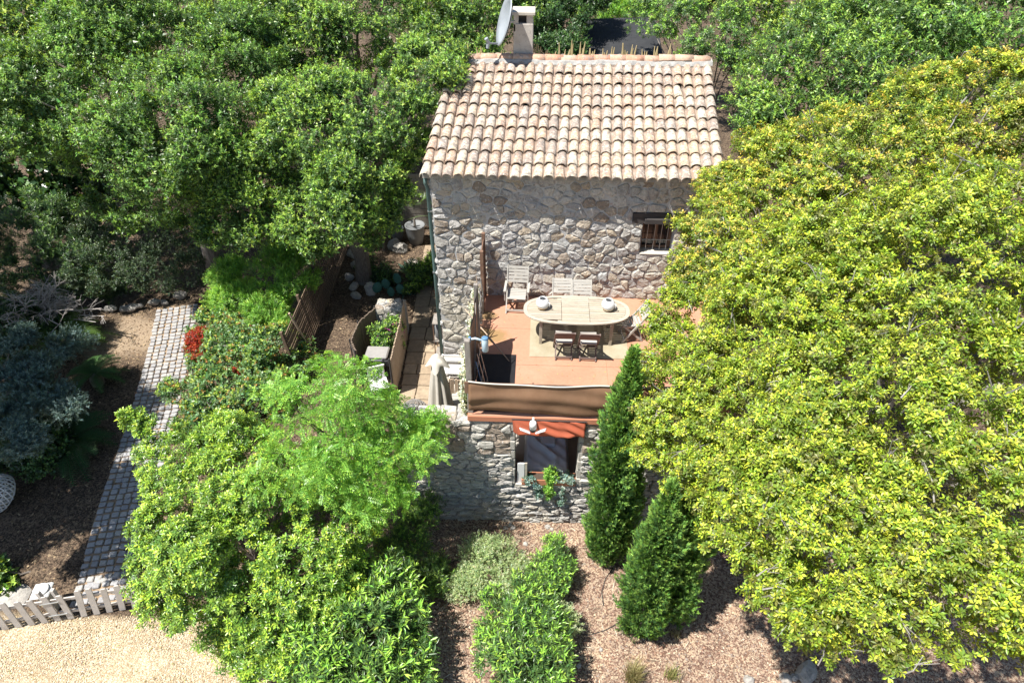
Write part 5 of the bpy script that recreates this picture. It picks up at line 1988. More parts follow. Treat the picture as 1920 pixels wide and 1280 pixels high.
def crown_points(lobes, clump, per, seed, up=.5, fill=.25, under=.5, shell=(.80, 1.06), squash=.85, cam_bias=True, density=1.0, flush_p=(.35, 1.0), bough=.85):
    """twig places: clumps on the surface of each lobe, twigs over each clump, some fill inside"""
    r = np.random.default_rng(seed)
    L = np.array([(l + (l[3] * squash,))[:5] if len(l) == 4 else l for l in lobes], float)   # x y z r rz
    out_ = []
    for (cx, cy, cz, rr, rz) in L:                     # boughs: each big lobe breaks up into smaller heads
        if rr < bough:
            out_.append((cx, cy, cz, rr, rz))
            continue
        out_.append((cx, cy, cz, rr * .80, rz * .80))
        nb = int(r.integers(10, 16) * max(1, (rr / 1.5) ** 1.1))
        for k in range(nb):
            ph_, zz = k * 2.39996 + r.uniform(-.4, .4), 1 - 1.5 * (k + .5) / nb
            q = math.sqrt(max(0, 1 - zz * zz))
            b = min(rr * .38, .95) * math.exp(r.normal(0, .42))
            f = min(r.uniform(.55, 1.0), 1.06 - .85 * b / rr)
            out_.append((cx + rr * f * q * math.cos(ph_), cy + rr * f * q * math.sin(ph_), cz + rz * f * zz, b, b * .8))
    L = np.array(out_, float)
    P_, D_, Y_, centers = [], [], [], []
    eye = np.array([0, 0, 10.0])
    for li, (cx, cy, cz, rr, rz) in enumerate(L):
        c = np.array([cx, cy, cz])
        n = int(max(6, 4 * PI * rr * (rr * .5 + rz * .5) / (clump * clump * 1.5)))
        d = norm(r.normal(size=(n, 3)))
        cl = np.minimum(clump, rr * .6) * np.exp(r.normal(0, .32, n))
        ctr = c + d * np.array([rr, rr, rz]) * r.uniform(shell[0], shell[1], (n, 1)) - d * cl[:, None] * .5
        keep = np.ones(n, bool)
        for lj, (ax, ay, az, ar, arz) in enumerate(L):
            if lj == li:
                continue
            q = (ctr - np.array([ax, ay, az])) / np.array([ar, ar, arz])
            keep &= (np.linalg.norm(q, axis=1) > .80)
        if cam_bias:
            away = np.einsum('ij,ij->i', norm(eye - ctr), d)
            keep &= (away > -.25) | (r.random(n) < .35)
        keep &= (d[:, 2] > -.3) | (r.random(n) < under)
        ctr, d, cl = ctr[keep], d[keep], cl[keep]
        centers.append(ctr)
        for q in range(len(ctr)):
            m = max(3, int(per * density * (cl[q] / clump) ** 2 * r.uniform(.7, 1.3)))
            u = norm(r.normal(size=(m, 3)) * .9 + d[q] * .7 + np.array([0, 0, .65]))
            pos = ctr[q] + u * cl[q] * r.uniform(.55, 1.08, (m, 1)) * np.array([1, 1, .8])
            Y_.append(np.full(m, r.uniform(*flush_p)))
            P_.append(pos)
            D_.append(norm(u * .7 + d[q] * .35 + np.array([0, 0, up]) + r.normal(size=(m, 3)) * .28))
        m = int(len(ctr) * per * fill)
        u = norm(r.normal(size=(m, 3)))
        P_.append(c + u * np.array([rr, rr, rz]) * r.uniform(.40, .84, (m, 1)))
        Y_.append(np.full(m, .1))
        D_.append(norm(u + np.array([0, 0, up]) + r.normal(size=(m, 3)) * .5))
    global FLUSH
    FLUSH = np.concatenate(Y_)
    return np.concatenate(P_), np.concatenate(D_), np.concatenate(centers)

def limbs(parent, base, centers, seed, r0=.16, n=14, mat='bark', fork=None, top=None, name='trunk', twigs=0):
    """a tapered trunk with limbs running out to the clumps"""
    r = np.random.default_rng(seed)
    base = np.array(base, float)
    cen = centers.mean(0) if top is None else np.array(top, float)
    fk = base + (cen - base) * (.45 if fork is None else fork)
    fk[:2] += r.normal(0, .08, 2)
    mb = MB()
    mid = base + (fk - base) * .5 + np.array([r.normal(0, .06), r.normal(0, .06), 0])
    mb.tube([base - np.array([0, 0, .15]), base + (mid - base) * .15, mid, fk], [r0 * 1.35, r0 * 1.05, r0 * .9, r0 * .75], 9)
    pick = centers[r.permutation(len(centers))[:n]]
    for c in pick:
        a = fk + (base - fk) * r.uniform(0, .25)
        m1 = a + (c - a) * .35 + np.array([0, 0, .12 * np.linalg.norm(c - a)]) + r.normal(0, .08, 3)
        m2 = a + (c - a) * .7 + np.array([0, 0, .08 * np.linalg.norm(c - a)]) + r.normal(0, .08, 3)
        e = c + r.normal(0, .05, 3)
        mb.tube([a, m1, m2, e], [r0 * .42, r0 * .28, r0 * .16, .012], 6)
        for q in range(twigs):
            d = norm(r.normal(size=3) + norm(c - a) * .6 + np.array([0, 0, .5]))
            s = m2 + (e - m2) * r.random()
            l = r.uniform(.25, .6)
            mb.tube([s, s + d * l * .5 + r.normal(0, .03, 3), s + d * l], [.014, .010, .005], 4)
    return mb.build(name, MAT[mat], parent)

NTRI = [0]
def tree(name, label, cat, base, lobes, kind, young, old, clump=.5, per=40, size=(.85, 1.2), mat='leaf', seed=1, r0=.15, n=14,
         bark='bark', group=None, young_p=.9, twigs=0, fork=None, bare=0, cull=.65, part='crown', trunkname='trunk', **kw):
    t = thing(name, label, cat, base, 0, group)
    b = np.array(base)
    L = [tuple(np.array(l[:3]) - b) + tuple(l[3:]) for l in lobes]
    # the clump code weighs the far side by the camera's place: shift it along
    if kind == 'far':
        kw.setdefault('fill', .6)
    pos, d, cen = crown_points([tuple(l) for l in lobes], clump, per, seed, **kw)
    r = np.random.default_rng(seed + 5)
    sz = r.uniform(size[0], size[1], len(pos)) * (1 + .5 * (FLUSH < .11) * (kind == 'far'))
    gz_ = hgt(pos[:, 0], pos[:, 1]) + .05
    ok = pos[:, 2] > gz_
    if kind == 'far' and cull:
        cull = .9
    if cull:                                 # thin out the leaves buried deep behind the crown's outer metre
        v = pos - np.array([0, 0, 10.0])
        dist = np.linalg.norm(v, axis=1)
        key = (np.round(np.arctan2(v[:, 0], v[:, 1]) * 90).astype(int) * 4096 + np.round(v[:, 2] / dist * 90).astype(int))
        u_, inv = np.unique(key, return_inverse=True)
        near = np.full(len(u_), 1e9)
        np.minimum.at(near, inv, dist)
        ok &= (dist < near[inv] + cull) | (r.random(len(pos)) < .10)
    pos, d, sz, fl_ = pos[ok], d[ok], sz[ok], FLUSH[ok]
    o = place_twigs(part, t, kind, pos - b, d, sz, young, old, MAT[mat], seed + 9, young_p, flush=fl_ * young_p)
    NTRI[0] += len(o.data.polygons)
    if bare:                                 # dead grey twigs that stick out of the leaves
        mb = MB()
        for i in r.integers(0, len(pos), bare):
            p, dd = pos[i] - b, norm(d[i] + r.normal(0, .5, 3))
            l = r.uniform(.25, .6)
            q0 = p - dd * l * .6
            q1 = p + dd * l * .25 + r.normal(0, .03, 3)
            mb.tube([q0, (q0 + q1) / 2 + r.normal(0, .03, 3), q1], [.013, .009, .004], 4)
            for w in range(2):
                e = q1 + norm(dd + r.normal(0, .7, 3)) * r.uniform(.08, .2)
                mb.tube([(q0 + q1) / 2, e], [.006, .003], 3)
        mb.build('dead_twigs', MAT['grey_bark'], t)['kind'] = 'stuff'
    if n:
        limbs(t, (0, 0, 0), cen - b, seed + 3, r0, n, bark, fork, name=trunkname, twigs=twigs)
    return t

# colours (linear, leaf albedos raised to brighten the crowns)
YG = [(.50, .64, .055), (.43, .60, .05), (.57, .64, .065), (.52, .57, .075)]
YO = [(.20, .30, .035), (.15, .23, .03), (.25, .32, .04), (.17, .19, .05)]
OR = [(.64, .58, .09), (.64, .48, .10), (.56, .62, .07), (.48, .60, .06)]
GG = [(.31, .50, .08), (.26, .46, .07), (.38, .54, .10)]
GO = [(.085, .165, .045), (.065, .13, .04), (.11, .19, .055)]
GB = [(.25, .44, .075), (.20, .40, .07), (.30, .47, .09)]
GY = [(.38, .52, .08), (.32, .48, .07), (.44, .55, .10)]
DG = [(.11, .22, .055), (.085, .18, .05)]
DO = [(.045, .095, .035), (.035, .075, .03), (.06, .115, .045)]
LG = [(.33, .58, .08), (.27, .52, .07), (.38, .60, .10)]
LO = [(.19, .38, .06), (.15, .33, .05)]
PG = [(.40, .58, .06), (.33, .53, .055), (.45, .60, .08)]
PO = [(.14, .26, .04), (.10, .20, .036), (.18, .30, .05)]

# ---- the big yellow-green tree at the right
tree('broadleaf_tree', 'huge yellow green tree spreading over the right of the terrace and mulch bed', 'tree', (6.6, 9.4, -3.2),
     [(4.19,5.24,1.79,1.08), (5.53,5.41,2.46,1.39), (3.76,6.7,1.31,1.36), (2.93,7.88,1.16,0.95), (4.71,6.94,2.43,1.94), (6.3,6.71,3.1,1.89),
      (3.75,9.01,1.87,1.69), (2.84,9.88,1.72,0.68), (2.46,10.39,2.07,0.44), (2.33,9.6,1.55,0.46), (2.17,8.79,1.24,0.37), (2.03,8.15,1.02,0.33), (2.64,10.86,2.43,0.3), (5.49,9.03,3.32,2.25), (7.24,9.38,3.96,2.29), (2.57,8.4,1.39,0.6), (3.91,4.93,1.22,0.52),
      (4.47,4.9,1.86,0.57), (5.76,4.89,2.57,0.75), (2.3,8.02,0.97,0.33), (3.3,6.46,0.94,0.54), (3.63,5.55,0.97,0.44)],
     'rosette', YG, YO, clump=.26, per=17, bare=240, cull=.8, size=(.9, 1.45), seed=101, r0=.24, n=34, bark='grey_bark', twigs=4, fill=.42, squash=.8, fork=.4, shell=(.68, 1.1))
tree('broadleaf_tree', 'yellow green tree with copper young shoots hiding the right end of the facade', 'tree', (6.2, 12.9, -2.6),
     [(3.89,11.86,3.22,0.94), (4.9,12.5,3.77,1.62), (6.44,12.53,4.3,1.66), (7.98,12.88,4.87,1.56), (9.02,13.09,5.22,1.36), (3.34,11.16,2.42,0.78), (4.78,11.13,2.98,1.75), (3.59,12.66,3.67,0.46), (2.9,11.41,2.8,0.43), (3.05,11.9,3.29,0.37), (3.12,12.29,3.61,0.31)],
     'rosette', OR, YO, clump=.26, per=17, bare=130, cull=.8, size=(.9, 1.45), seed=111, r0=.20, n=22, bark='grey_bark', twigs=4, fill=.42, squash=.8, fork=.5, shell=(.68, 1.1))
# ---- trees behind, right
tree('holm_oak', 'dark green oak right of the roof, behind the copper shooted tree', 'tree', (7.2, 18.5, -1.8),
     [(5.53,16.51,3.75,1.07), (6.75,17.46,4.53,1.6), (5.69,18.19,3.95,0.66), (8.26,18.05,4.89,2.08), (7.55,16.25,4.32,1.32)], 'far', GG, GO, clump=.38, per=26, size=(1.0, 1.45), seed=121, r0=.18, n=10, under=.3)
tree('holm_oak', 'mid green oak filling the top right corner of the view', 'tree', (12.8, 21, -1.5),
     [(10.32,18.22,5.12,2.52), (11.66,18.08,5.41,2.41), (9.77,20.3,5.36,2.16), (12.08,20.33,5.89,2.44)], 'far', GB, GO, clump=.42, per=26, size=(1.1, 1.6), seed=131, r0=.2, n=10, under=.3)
tree('leafy_tree', 'bright green small tree with bare dark stems at the right end of the ridge', 'tree', (5.3, 20.6, -1.5),
     [(5.37,20.66,4.67,0.95), (4.33,22.94,4.45,1.05), (5.48,20.09,4.26,0.68), (3.66,24.09,4.41,0.78), (4.59,21.23,4.15,0.67)], 'rosette', LG, GO, clump=.34, per=26, size=(1.0, 1.5), seed=141, r0=.09, n=14, under=.3, twigs=2)
tree('holm_oak', 'tall green oak behind the bright small tree at the top edge', 'tree', (8.6, 27.5, -1),
     [(8.07,25.11,4.22,2.32), (10.01,25.62,4.77,2.41), (7.12,27.57,4.52,2.04)], 'far', GY, GO, clump=.6, per=32, size=(1.3, 1.8), seed=151, r0=.2, n=6, under=.3)
# ---- trees behind the ridge
tree('evergreen_tree', 'dark evergreen tree directly behind the satellite dish', 'tree', (-2.2, 24.2, -1.4),
     [(-2.38,23.63,3.98,1.44), (-3.46,24.1,4.34,1.37), (-1.61,25.41,4.72,1.62), (-1.96,22.49,3.48,0.73)], 'far', GG, GO, clump=.42, per=34, size=(1.1, 1.5), seed=161, r0=.16, n=8, under=.3)
tree('evergreen_tree', 'dark dense evergreen tree to the right of the chimney', 'tree', (.6, 25.2, -1.3),
     [(0.41,24.71,3.73,1.16), (1.15,26.38,4.37,1.48), (-0.16,26.37,4.19,1.27), (0.78,23.86,3.29,0.68)], 'far', DG, DO, clump=.42, per=36, size=(1.2, 1.6), seed=171, r0=.16, n=8, under=.3)
tree('grass_shrub', 'pale green feathery shrub above the dark shed roof', 'shrub', (2.9, 29.5, .2),
     [(2.53,28.54,2.98,1.04), (3.47,30.05,3.22,1.09), (1.99,30.15,3.08,0.97)], 'lance_s', LG, LO, clump=.5, per=40, size=(1.6, 2.2), seed=181, r0=.08, n=5, under=.3)
tree('evergreen_tree', 'bushy green tree at the top edge beyond the shed', 'tree', (4.3, 33, .4),
     [(3.83,32.18,3.77,2.32), (1.85,33.4,3.93,2.12), (5.61,30.93,4.03,2)], 'far', GG, GO, clump=.7, per=34, size=(1.6, 2.2), seed=191, r0=.2, n=4, under=.3)
# ---- big trees at the left
tree('holm_oak', 'broad green oak leaning over the left end of the tile roof', 'tree', (-5.6, 18.4, -2.5),
     [(-4.78,15.64,2.49,1.27), (-6.6,16.76,1.05,1.41), (-4.47,17.14,3.13,1.41), (-8.07,17.48,1.55,1.81), (-3.68,18.61,3.67,1.02), (-2.88,19.23,3.84,0.61), (-5.68,17.11,3.4,1.65), (-3.91,15.66,2.5,0.56), (-3.39,19.86,4.08,0.82), (-4.58,14.85,1.73,0.69), (-8.37,16.1,0.8,0.95), (-5.94,15.67,0.61,0.68), (-5.34,16.12,0.53,0.58), (-2.45,17.31,4.59,0.63), (-2.97,16.92,3.99,0.54), (-2.26,18.1,4.68,0.45), (-3.44,16.53,2.68,0.49), (-3.89,15.61,1.49,0.57), (-4.76,16.7,0.29,0.62), (-3.61,15.97,2.06,0.51)],
     'far', GG, GO, clump=.30, per=22, size=(.95, 1.4), seed=201, r0=.26, n=22, twigs=2, under=.6, squash=.8)
tree('holm_oak', 'large green oak filling the upper left, second from the roof', 'tree', (-10.6, 18.6, -2.5),
     [(-9.66,17.28,2.99,2.3), (-12.19,19.7,3.72,2.81), (-9.24,20.08,3.64,2.16), (-12.47,18.29,1.91,1.38), (-10.59,17.58,0.96,1.4), (-12.99,17.77,3.33,1.98), (-11.71,17.05,1.04,1.06)],
     'far', GB, GO, clump=.34, per=22, size=(1.0, 1.5), seed=211, r0=.26, n=18, twigs=2, under=.6, squash=.8)
tree('holm_oak', 'green oak behind, at the top between the dish and the left corner', 'tree', (-6.4, 25.5, -1.2),
     [(-6.91,22.18,3.99,2.06), (-5.43,23.1,3.92,1.72), (-4.31,24.96,4.13,1.62), (-8.69,23.84,4.35,2.23), (-7.17,26.52,4.61,2.41), (-3.79,22.49,3.94,0.74)],
     'far', GG, GO, clump=.38, per=22, size=(1.1, 1.6), seed=221, r0=.24, n=12, under=.4, squash=.85)
tree('holm_oak', 'green oak in the top left corner of the view', 'tree', (-16.5, 26, -1),
     [(-15.47,21.37,4.26,3.16), (-14.64,24.42,4.48,3.17), (-11.6,24.83,4.26,2.62), (-15.12,18.91,3.78,1.76), (-13.52,27.36,4.57,2.91)],
     'far', GY, GO, clump=.42, per=22, size=(1.2, 1.8), seed=231, r0=.26, n=10, under=.4)
tree('fig_tree', 'dark fig tree with large leaves at the left edge below the oaks', 'tree', (-17.5, 21.2, -2.6),
     [(-17.68,21.45,-0.52,2.09), (-18.94,22.7,0.1,1.71), (-16.17,20.34,-1.14,1.33)], 'big', DG, DO, clump=.5, per=16, size=(.9, 1.3), seed=241, r0=.12, n=10, under=.5, mat='leaf_gloss')
tree('laurel_bush', 'dark glossy laurel bush at the left edge above the dead twigs', 'shrub', (-15.6, 17.8, -3.1),
     [(-16.5,18.76,-1.47,1.72), (-15.32,18.77,-2.06,1.27), (-16.98,17.98,-2.01,1.29), (-16,17.73,-2.13,0.94), (-14.9,18.01,-2.5,0.7), (-13.94,18.12,-2.86,0.49)], 'lance_s', [(.17, .30, .07), (.13, .24, .06), (.22, .34, .10)], DO, clump=.34, per=26, size=(1.2, 1.7), seed=251, r0=.08, n=8, under=.4, mat='leaf_gloss')
tree('olive_bush', 'grey green dark bush under the oaks above the bend of the path', 'shrub', (-12.6, 18.6, -3.1),
     [(-13.78,19.23,-1.68,1.55), (-12.7,19.32,-2.12,1.22), (-12.32,20.02,-1.69,1.23), (-14.93,20.58,-1.45,1.31), (-14.15,18.11,-1.82,1.01), (-11.84,18.53,-2.23,0.9), (-12.73,18.14,-2.21,0.79), (-10.86,18.8,-2.17,0.78), (-13.63,17.48,-2.2,0.51)], 'twig', [(.10, .17, .07), (.14, .2, .10)], [(.05, .09, .045), (.07, .1, .06)], clump=.4, per=36, size=(.9, 1.3), seed=261, r0=.1, n=10, under=.4)
# ---- bright shrub and red-leaved shrub by the cobble path
tree('bamboo_shrub', 'bright green narrow leaved shrub beside the slat fence', 'shrub', (-8.2, 16.6, -2.9),
     [(-8.02,16.52,-1.59,1.02), (-7.3,16.72,-1.32,0.84), (-8.71,16,-1.83,0.76), (-7.75,15.51,-1.82,0.74), (-9.28,16.91,-1.5,0.7), (-7.62,17.63,-1.15,0.78)], 'lance_s', LG, LO, clump=.34, per=34, size=(1.1, 1.5), seed=271, r0=.06, n=10, under=.4, squash=.9)
ph = tree('photinia_shrub', 'mixed green shrub with red young leaves right of the cobble path', 'shrub', (-8.9, 12.9, -3.0),
     [(-7.93,13.49,-2.3,1.32), (-8.57,12.62,-2.39,0.74), (-7.22,13.71,-2.08,1), (-8.77,14.65,-2.15,1.02), (-7.24,12.31,-2.32,0.88), (-8.45,11.71,-2.54,0.63), (-6.7,13.77,-2.31,0.77), (-9.43,12.81,-2.41,0.44)], 'round', [(.34, .52, .09), (.42, .54, .10), (.27, .42, .13), (.24, .38, .17), (.40, .24, .08)], [(.10, .21, .07), (.13, .25, .08), (.20, .31, .16)], clump=.34, per=30, size=(.85, 1.3), seed=281, r0=.07, n=16, under=.4, mat='leaf', bough=.5, bare=60, twigs=3, squash=.9)
pos, d, cen = crown_points([(-8.95,13.85,-1.51,0.35), (-8.73,13.54,-1.7,0.28), (-7.93,14.7,-1.78,0.22), (-7.74,12.97,-1.74,0.18), (-8.2,12.87,-1.75,0.15), (-6.98,14.02,-1.86,0.15)], .15, 16, 282, fill=.05)
place_twigs('red_shoots', ph, 'round', pos - np.array(ph.location), d, np.full(len(pos), .75), [(.42, .05, .03), (.36, .08, .03)], [(.30, .035, .025), (.22, .10, .04)], MAT['leaf'], 283)
# ---- foreground left
tree('pinnate_tree', 'light green feathery leaved tree in front of the patio', 'tree', (-4.3, 10.1, -3.4),
     [(-3.7,9.32,0.67,0.96), (-4.45,9.07,0.75,0.77), (-2.97,9.39,0.34,0.67), (-2.26,9.35,-0.04,0.46), (-2.84,9.02,-0.49,0.77), (-3.64,8.63,0,1.07), (-4.43,8.59,0.15,0.75), (-3.76,10.09,0.74,0.44), (-1.97,9.61,0.01,0.26), (-3.06,8.13,-0.31,0.7), (-2.14,8.89,-0.07,0.38)],
     'pinnate', LG, LO, clump=.30, per=7, size=(1.05, 1.5), seed=291, bough=.45, r0=.10, n=16, bark='bark', twigs=1, up=.25, mat='leaf', squash=.85, fill=.35)
tree('pittosporum_bush', 'large yellow green round bush in the left foreground over the picket fence', 'shrub', (-5.6, 8.0, -3.5),
     [(-5.66,7.95,-1.56,1.95), (-6.79,7.69,-1.78,0.88), (-4.67,8.37,-1.38,1.34), (-7.15,8.93,-1.18,0.93), (-6.4,9.47,-1.01,0.99), (-7.82,9.56,-0.93,0.54), (-4.52,7.49,-1.89,1.33), (-5.17,6.87,-2.14,1.02), (-5.38,6.47,-2.72,0.55), (-3.76,8.07,-1.61,0.86), (-8,9.7,-0.67,0.44), (-8.3,9.74,-0.4,0.31), (-8.48,9.8,-0.2,0.18), (-7.75,9.23,-0.89,0.43), (-4.75,6.41,-2.56,0.76), (-7.46,8.35,-1.6,0.5)],
     'rosette_l', PG, PO, clump=.25, per=17, size=(.9, 1.35), seed=301, bough=.6, shell=(.66, 1.14), r0=.12, n=16, mat='leaf_gloss', squash=.9, fill=.3)
tree('oleander', 'bright long leaved oleander at the bottom edge beside the big round bush', 'shrub', (-3.0, 7.0, -3.5),
     [(-3.01,6.52,-2.41,0.95), (-3.63,6.1,-2.46,0.78), (-2.71,7.2,-2.24,0.62), (-2.47,6.17,-2.71,0.67), (-2.86,5.69,-2.56,0.77), (-2.73,7.7,-2.09,0.3)], 'lance', LG, GO, clump=.30, per=13, size=(1.0, 1.5), seed=311, r0=.05, n=14, up=.7, mat='leaf_gloss', squash=.9)
tree('oleander', 'oleander in the middle of the mulch bed, joined below the silver shrub', 'shrub', (-.1, 7.0, -3.5),
     [(-0.08,6.84,-2.79,0.82), (-0.26,6.17,-2.73,0.72), (0.34,6.27,-2.68,0.55), (-0.31,7.37,-2.75,0.58), (0.15,5.69,-2.7,0.65)], 'lance', LG, GO, clump=.28, per=17, size=(.75, 1.1), seed=321, r0=.04, n=12, up=.7, mat='leaf_gloss', squash=.9)
tree('oleander', 'small oleander in the mulch bed just left of the wall side cypress', 'shrub', (.35, 8.5, -3.5),
     [(0.45,8.36,-2.92,0.43), (0.39,7.93,-2.93,0.4), (0.57,8.77,-2.93,0.29)], 'lance', LG, GO, clump=.22, per=17, size=(.6, .85), seed=331, r0=.03, n=8, up=.7, mat='leaf_gloss', squash=.9)
tree('silver_shrub', 'pale silver green fine leaved shrub in the mulch bed below the stone wall', 'shrub', (-.9, 8.1, -3.5),
     [(-0.81,8.38,-3.03,0.61), (-1.13,7.97,-3.11,0.46), (-0.44,7.94,-2.91,0.5), (-0.29,8.4,-3.03,0.34), (-1.22,8.42,-3.11,0.34), (0.56,7.08,-2.98,0.46), (0.23,7.54,-3.01,0.4)], 'silver', [(.46, .54, .30), (.54, .58, .38), (.40, .52, .22)], [(.30, .40, .18), (.26, .36, .15)], clump=.24, per=34, size=(.8, 1.2), seed=341, r0=.03, n=10, up=.6, mat='leaf_matte', squash=.8)
tree('shade_shrub', 'dark narrow leaved shrub in the shade below the feathery tree', 'shrub', (-2.2, 9.1, -3.5),
     [(-2.61,8.85,-2.85,0.47), (-2.17,8.12,-3.12,0.51), (-2.82,8.41,-2.81,0.49), (-2.45,9.48,-2.73,0.38)], 'lance_s', GG, GO, clump=.26, per=20, size=(.8, 1.2), seed=351, r0=.03, n=8, up=.6)
# small sprigs standing in the bed
tree('seedling', 'small leafy seedling in the mulch between the shade shrub and the silver shrub', 'plant', (-1.75, 8.1, -3.5), [(-1.78,8.38,-3.34,0.12), (-1.88,8.64,-3.3,0.1)], 'lance', LG, GO, clump=.1, per=5, size=(.45, .6), seed=361, r0=.012, n=2, up=.9)
# ---- cypresses
def cypress(label, base, spires, seed, rot=0):
    t = thing('cypress', label, 'tree', base)
    r = np.random.default_rng(seed)
    P_, D_ = [], []
    for (dx, dy, h, rad, n) in spires:
        nb = int(n)
        t_ = r.random(nb) ** .85
        prof = np.where(t_ < .22, .62 + .38 * (t_ / .22) ** .7, 1 - ((t_ - .22) / .78) ** 2.7)
        prof = np.clip(prof, .06, 1) * rad
        a = r.uniform(0, 2 * PI, nb)
        lump = .96 + .22 * np.sin(3 * a + t_ * 9 + seed) + .20 * np.sin(6 * a - t_ * 23 + 2 * np.sin(t_ * 13)) + .14 * np.sin(t_ * 51 + 5 * a)
        rr = prof * lump * (1 - .55 * r.random(nb) ** 2.2)
        P_.append(np.stack([dx + rr * np.cos(a) + .05 * h * .1 * t_, dy + rr * np.sin(a), .10 + t_ * h + r.normal(0, .05, nb)], 1))
        D_.append(norm(np.stack([np.cos(a) * .5, np.sin(a) * .5, np.full(nb, 1.0)], 1) + r.normal(0, .22, (nb, 3))))
    pos, d = np.concatenate(P_), np.concatenate(D_)
    place_twigs('crown', t, 'scale', pos, d, r.uniform(1.0, 1.8, len(pos)), [(.22, .40, .075), (.18, .35, .07), (.27, .43, .10)], [(.10, .20, .055), (.08, .17, .05)], MAT['leaf_matte'], seed + 1, .85, .18)
    mb = MB()
    for (dx, dy, h, rad, n) in spires:
        mb.tube([(dx * .3, dy * .3, -.1), (dx, dy, h * .4), (dx, dy, h * .8)], [.06, .03, .006], 8)
    mb.build('trunk', MAT['bark'], t)
cypress('slender dark green cypress rising past the front edge of the terrace', (1.66, 8.95, -3.5), [(0, 0, 5.95, .41, 5600), (.28, .08, 4.6, .32, 2600)], 401)
cypress('broad double spired cypress in the mulch bed nearest the bottom edge', (2.42, 7.35, -3.5), [(-.12, -.05, 4.5, .43, 4600), (.46, .24, 4.5, .43, 4200)], 411)
# ---- dark planting at the left
def cycad(label, loc, n, L, seed, col):
    t = thing('sago_palm', label, 'palm', loc)
    r = np.random.default_rng(seed)
    for k in range(n):
        a = 2 * PI * k / n * 2.618 + r.uniform(-.2, .2)
        el = r.uniform(.25, 1.1)
        l = L * r.uniform(.8, 1.1)
        pts = []
        for f in np.linspace(0, 1, 8):
            e = el - 1.15 * f * f * .8
            pts.append(np.array([math.cos(a) * l * f * math.cos(el * .6), math.sin(a) * l * f * math.cos(el * .6), .35 + l * (f * math.sin(el) - .62 * f * f)]))
        pts = np.array(pts)
        V, F = [], []
        side0 = np.array([-math.sin(a), math.cos(a), 0])
        nl = 22
        for q in range(nl):
            f = .12 + .88 * q / (nl - 1)
            i = min(6, int(f * 7))
            p = pts[i] + (pts[i + 1] - pts[i]) * (f * 7 - i)
            tg = norm(pts[i + 1] - pts[i])
            ll = .20 * L * math.sin(PI * min(.97, .12 + .8 * f)) + .03
            for s in (-1, 1):
                dd = norm(side0 * s + tg * .55 + np.array([0, 0, .22]))
                b = len(V)
                w = tg * .016
                V += [p - w, p + w, p + dd * ll]
                F += [(b, b + 1, b + 2)]
        b = len(V)
        for i in range(8):
            V += [pts[i] - side0 * .010, pts[i] + side0 * .010, pts[i] + np.array([0, 0, .012])]
        for i in range(7):
            for e0, e1 in ((0, 1), (1, 2), (2, 0)):
                F += [(b + i * 3 + e0, b + i * 3 + e1, b + i * 3 + 3 + e1), (b + i * 3 + e0, b + i * 3 + 3 + e1, b + i * 3 + 3 + e0)]
        c = np.array(col) * r.uniform(.75, 1.25)
        link('frond', np_mesh('frond', np.array(V), np.array(F), np.tile(c, (len(V), 1))), MAT['leaf_matte'], t)
    mb = MB()
    mb.tube([(0, 0, -.1), (0, 0, .2), (0, 0, .38)], [.17, .18, .11], 10)
    mb.build('trunk', MAT['bark'], t)
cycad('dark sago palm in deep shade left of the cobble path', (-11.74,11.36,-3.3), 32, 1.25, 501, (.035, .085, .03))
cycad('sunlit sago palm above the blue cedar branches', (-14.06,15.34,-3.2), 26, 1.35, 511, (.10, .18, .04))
tree('blue_cedar', 'blue grey cedar with layered branches at the left edge', 'tree', (-15.4, 12.6, -3.3),
     [(-12.97,12.28,-1.4,0.79)+(.10,), (-12.86,13.62,-1.73,0.59)+(.08,), (-12.15,11.94,-1.7,0.65)+(.08,), (-12.1,10.66,-1.42,0.65)+(.10,), (-14.14,13.62,-1.5,0.71)+(.08,), (-11.23,11.51,-1.7,0.4)+(.07,), (-11.58,10.13,-1.55,0.51)+(.08,), (-12.46,14.23,-1.93,0.35)+(.06,)],
     'needle', [(.17, .26, .25), (.22, .30, .28), (.16, .24, .20)], [(.08, .13, .12), (.10, .15, .13)], clump=.22, per=26, size=(.9, 1.4), seed=521, r0=.08, n=14, up=.15, mat='leaf_matte', under=.2, bark='grey_bark', fill=.1)
tree('umbrella_tree', 'tall shade tree standing beyond the left edge of the garden', 'tree', (-15.6, 9.6, -3.4),
     [(-14.9, 8.3, 2.4, 1.7, 1.1), (-15.2, 10.8, 2.9, 2.1, 1.3), (-16.4, 12.2, 3.2, 1.3, .9), (-16.6, 9.2, 3.4, 1.9, 1.2), (-12.4, 8.7, 2.2, 1.0, .7), (-11.55, 7.3, 2.2, .9, .7), (-17.4, 14.0, 3.2, 1.7, 1.1), (-18.8, 16.2, 3.4, 1.7, 1.1)],
     'far', GG, GO, clump=.5, per=28, size=(1.6, 2.2), seed=525, r0=.22, n=14, cam_bias=False, cull=0)
tree('shade_bush', 'dark broad leaved bush below the blue cedar at the left edge', 'shrub', (-13.0, 10.9, -3.4),
     [(-12.09,10.9,-2.8,0.55), (-13.23,11.08,-2.67,0.84), (-13.38,12.38,-2.74,0.78)], 'round', DG, DO, clump=.3, per=24, size=(.9, 1.3), seed=531, r0=.05, n=8, mat='leaf_gloss')
tree('broad_leaf_plant', 'low plant with broad glossy leaves by the gate pillar', 'plant', (-10.9, 8.1, -3.5),
     [(-11.27,7.71,-3.32,0.27), (-11.65,7.79,-3.32,0.36)], 'round', GG, GO, clump=.2, per=16, size=(1.3, 1.8), seed=541, r0=.03, n=4, mat='leaf_gloss', up=.9)
cycad('dark sago palm at the left edge below the cedar branches', (-13.54,12.23,-3.3), 24, 1.1, 505, (.03, .075, .03))
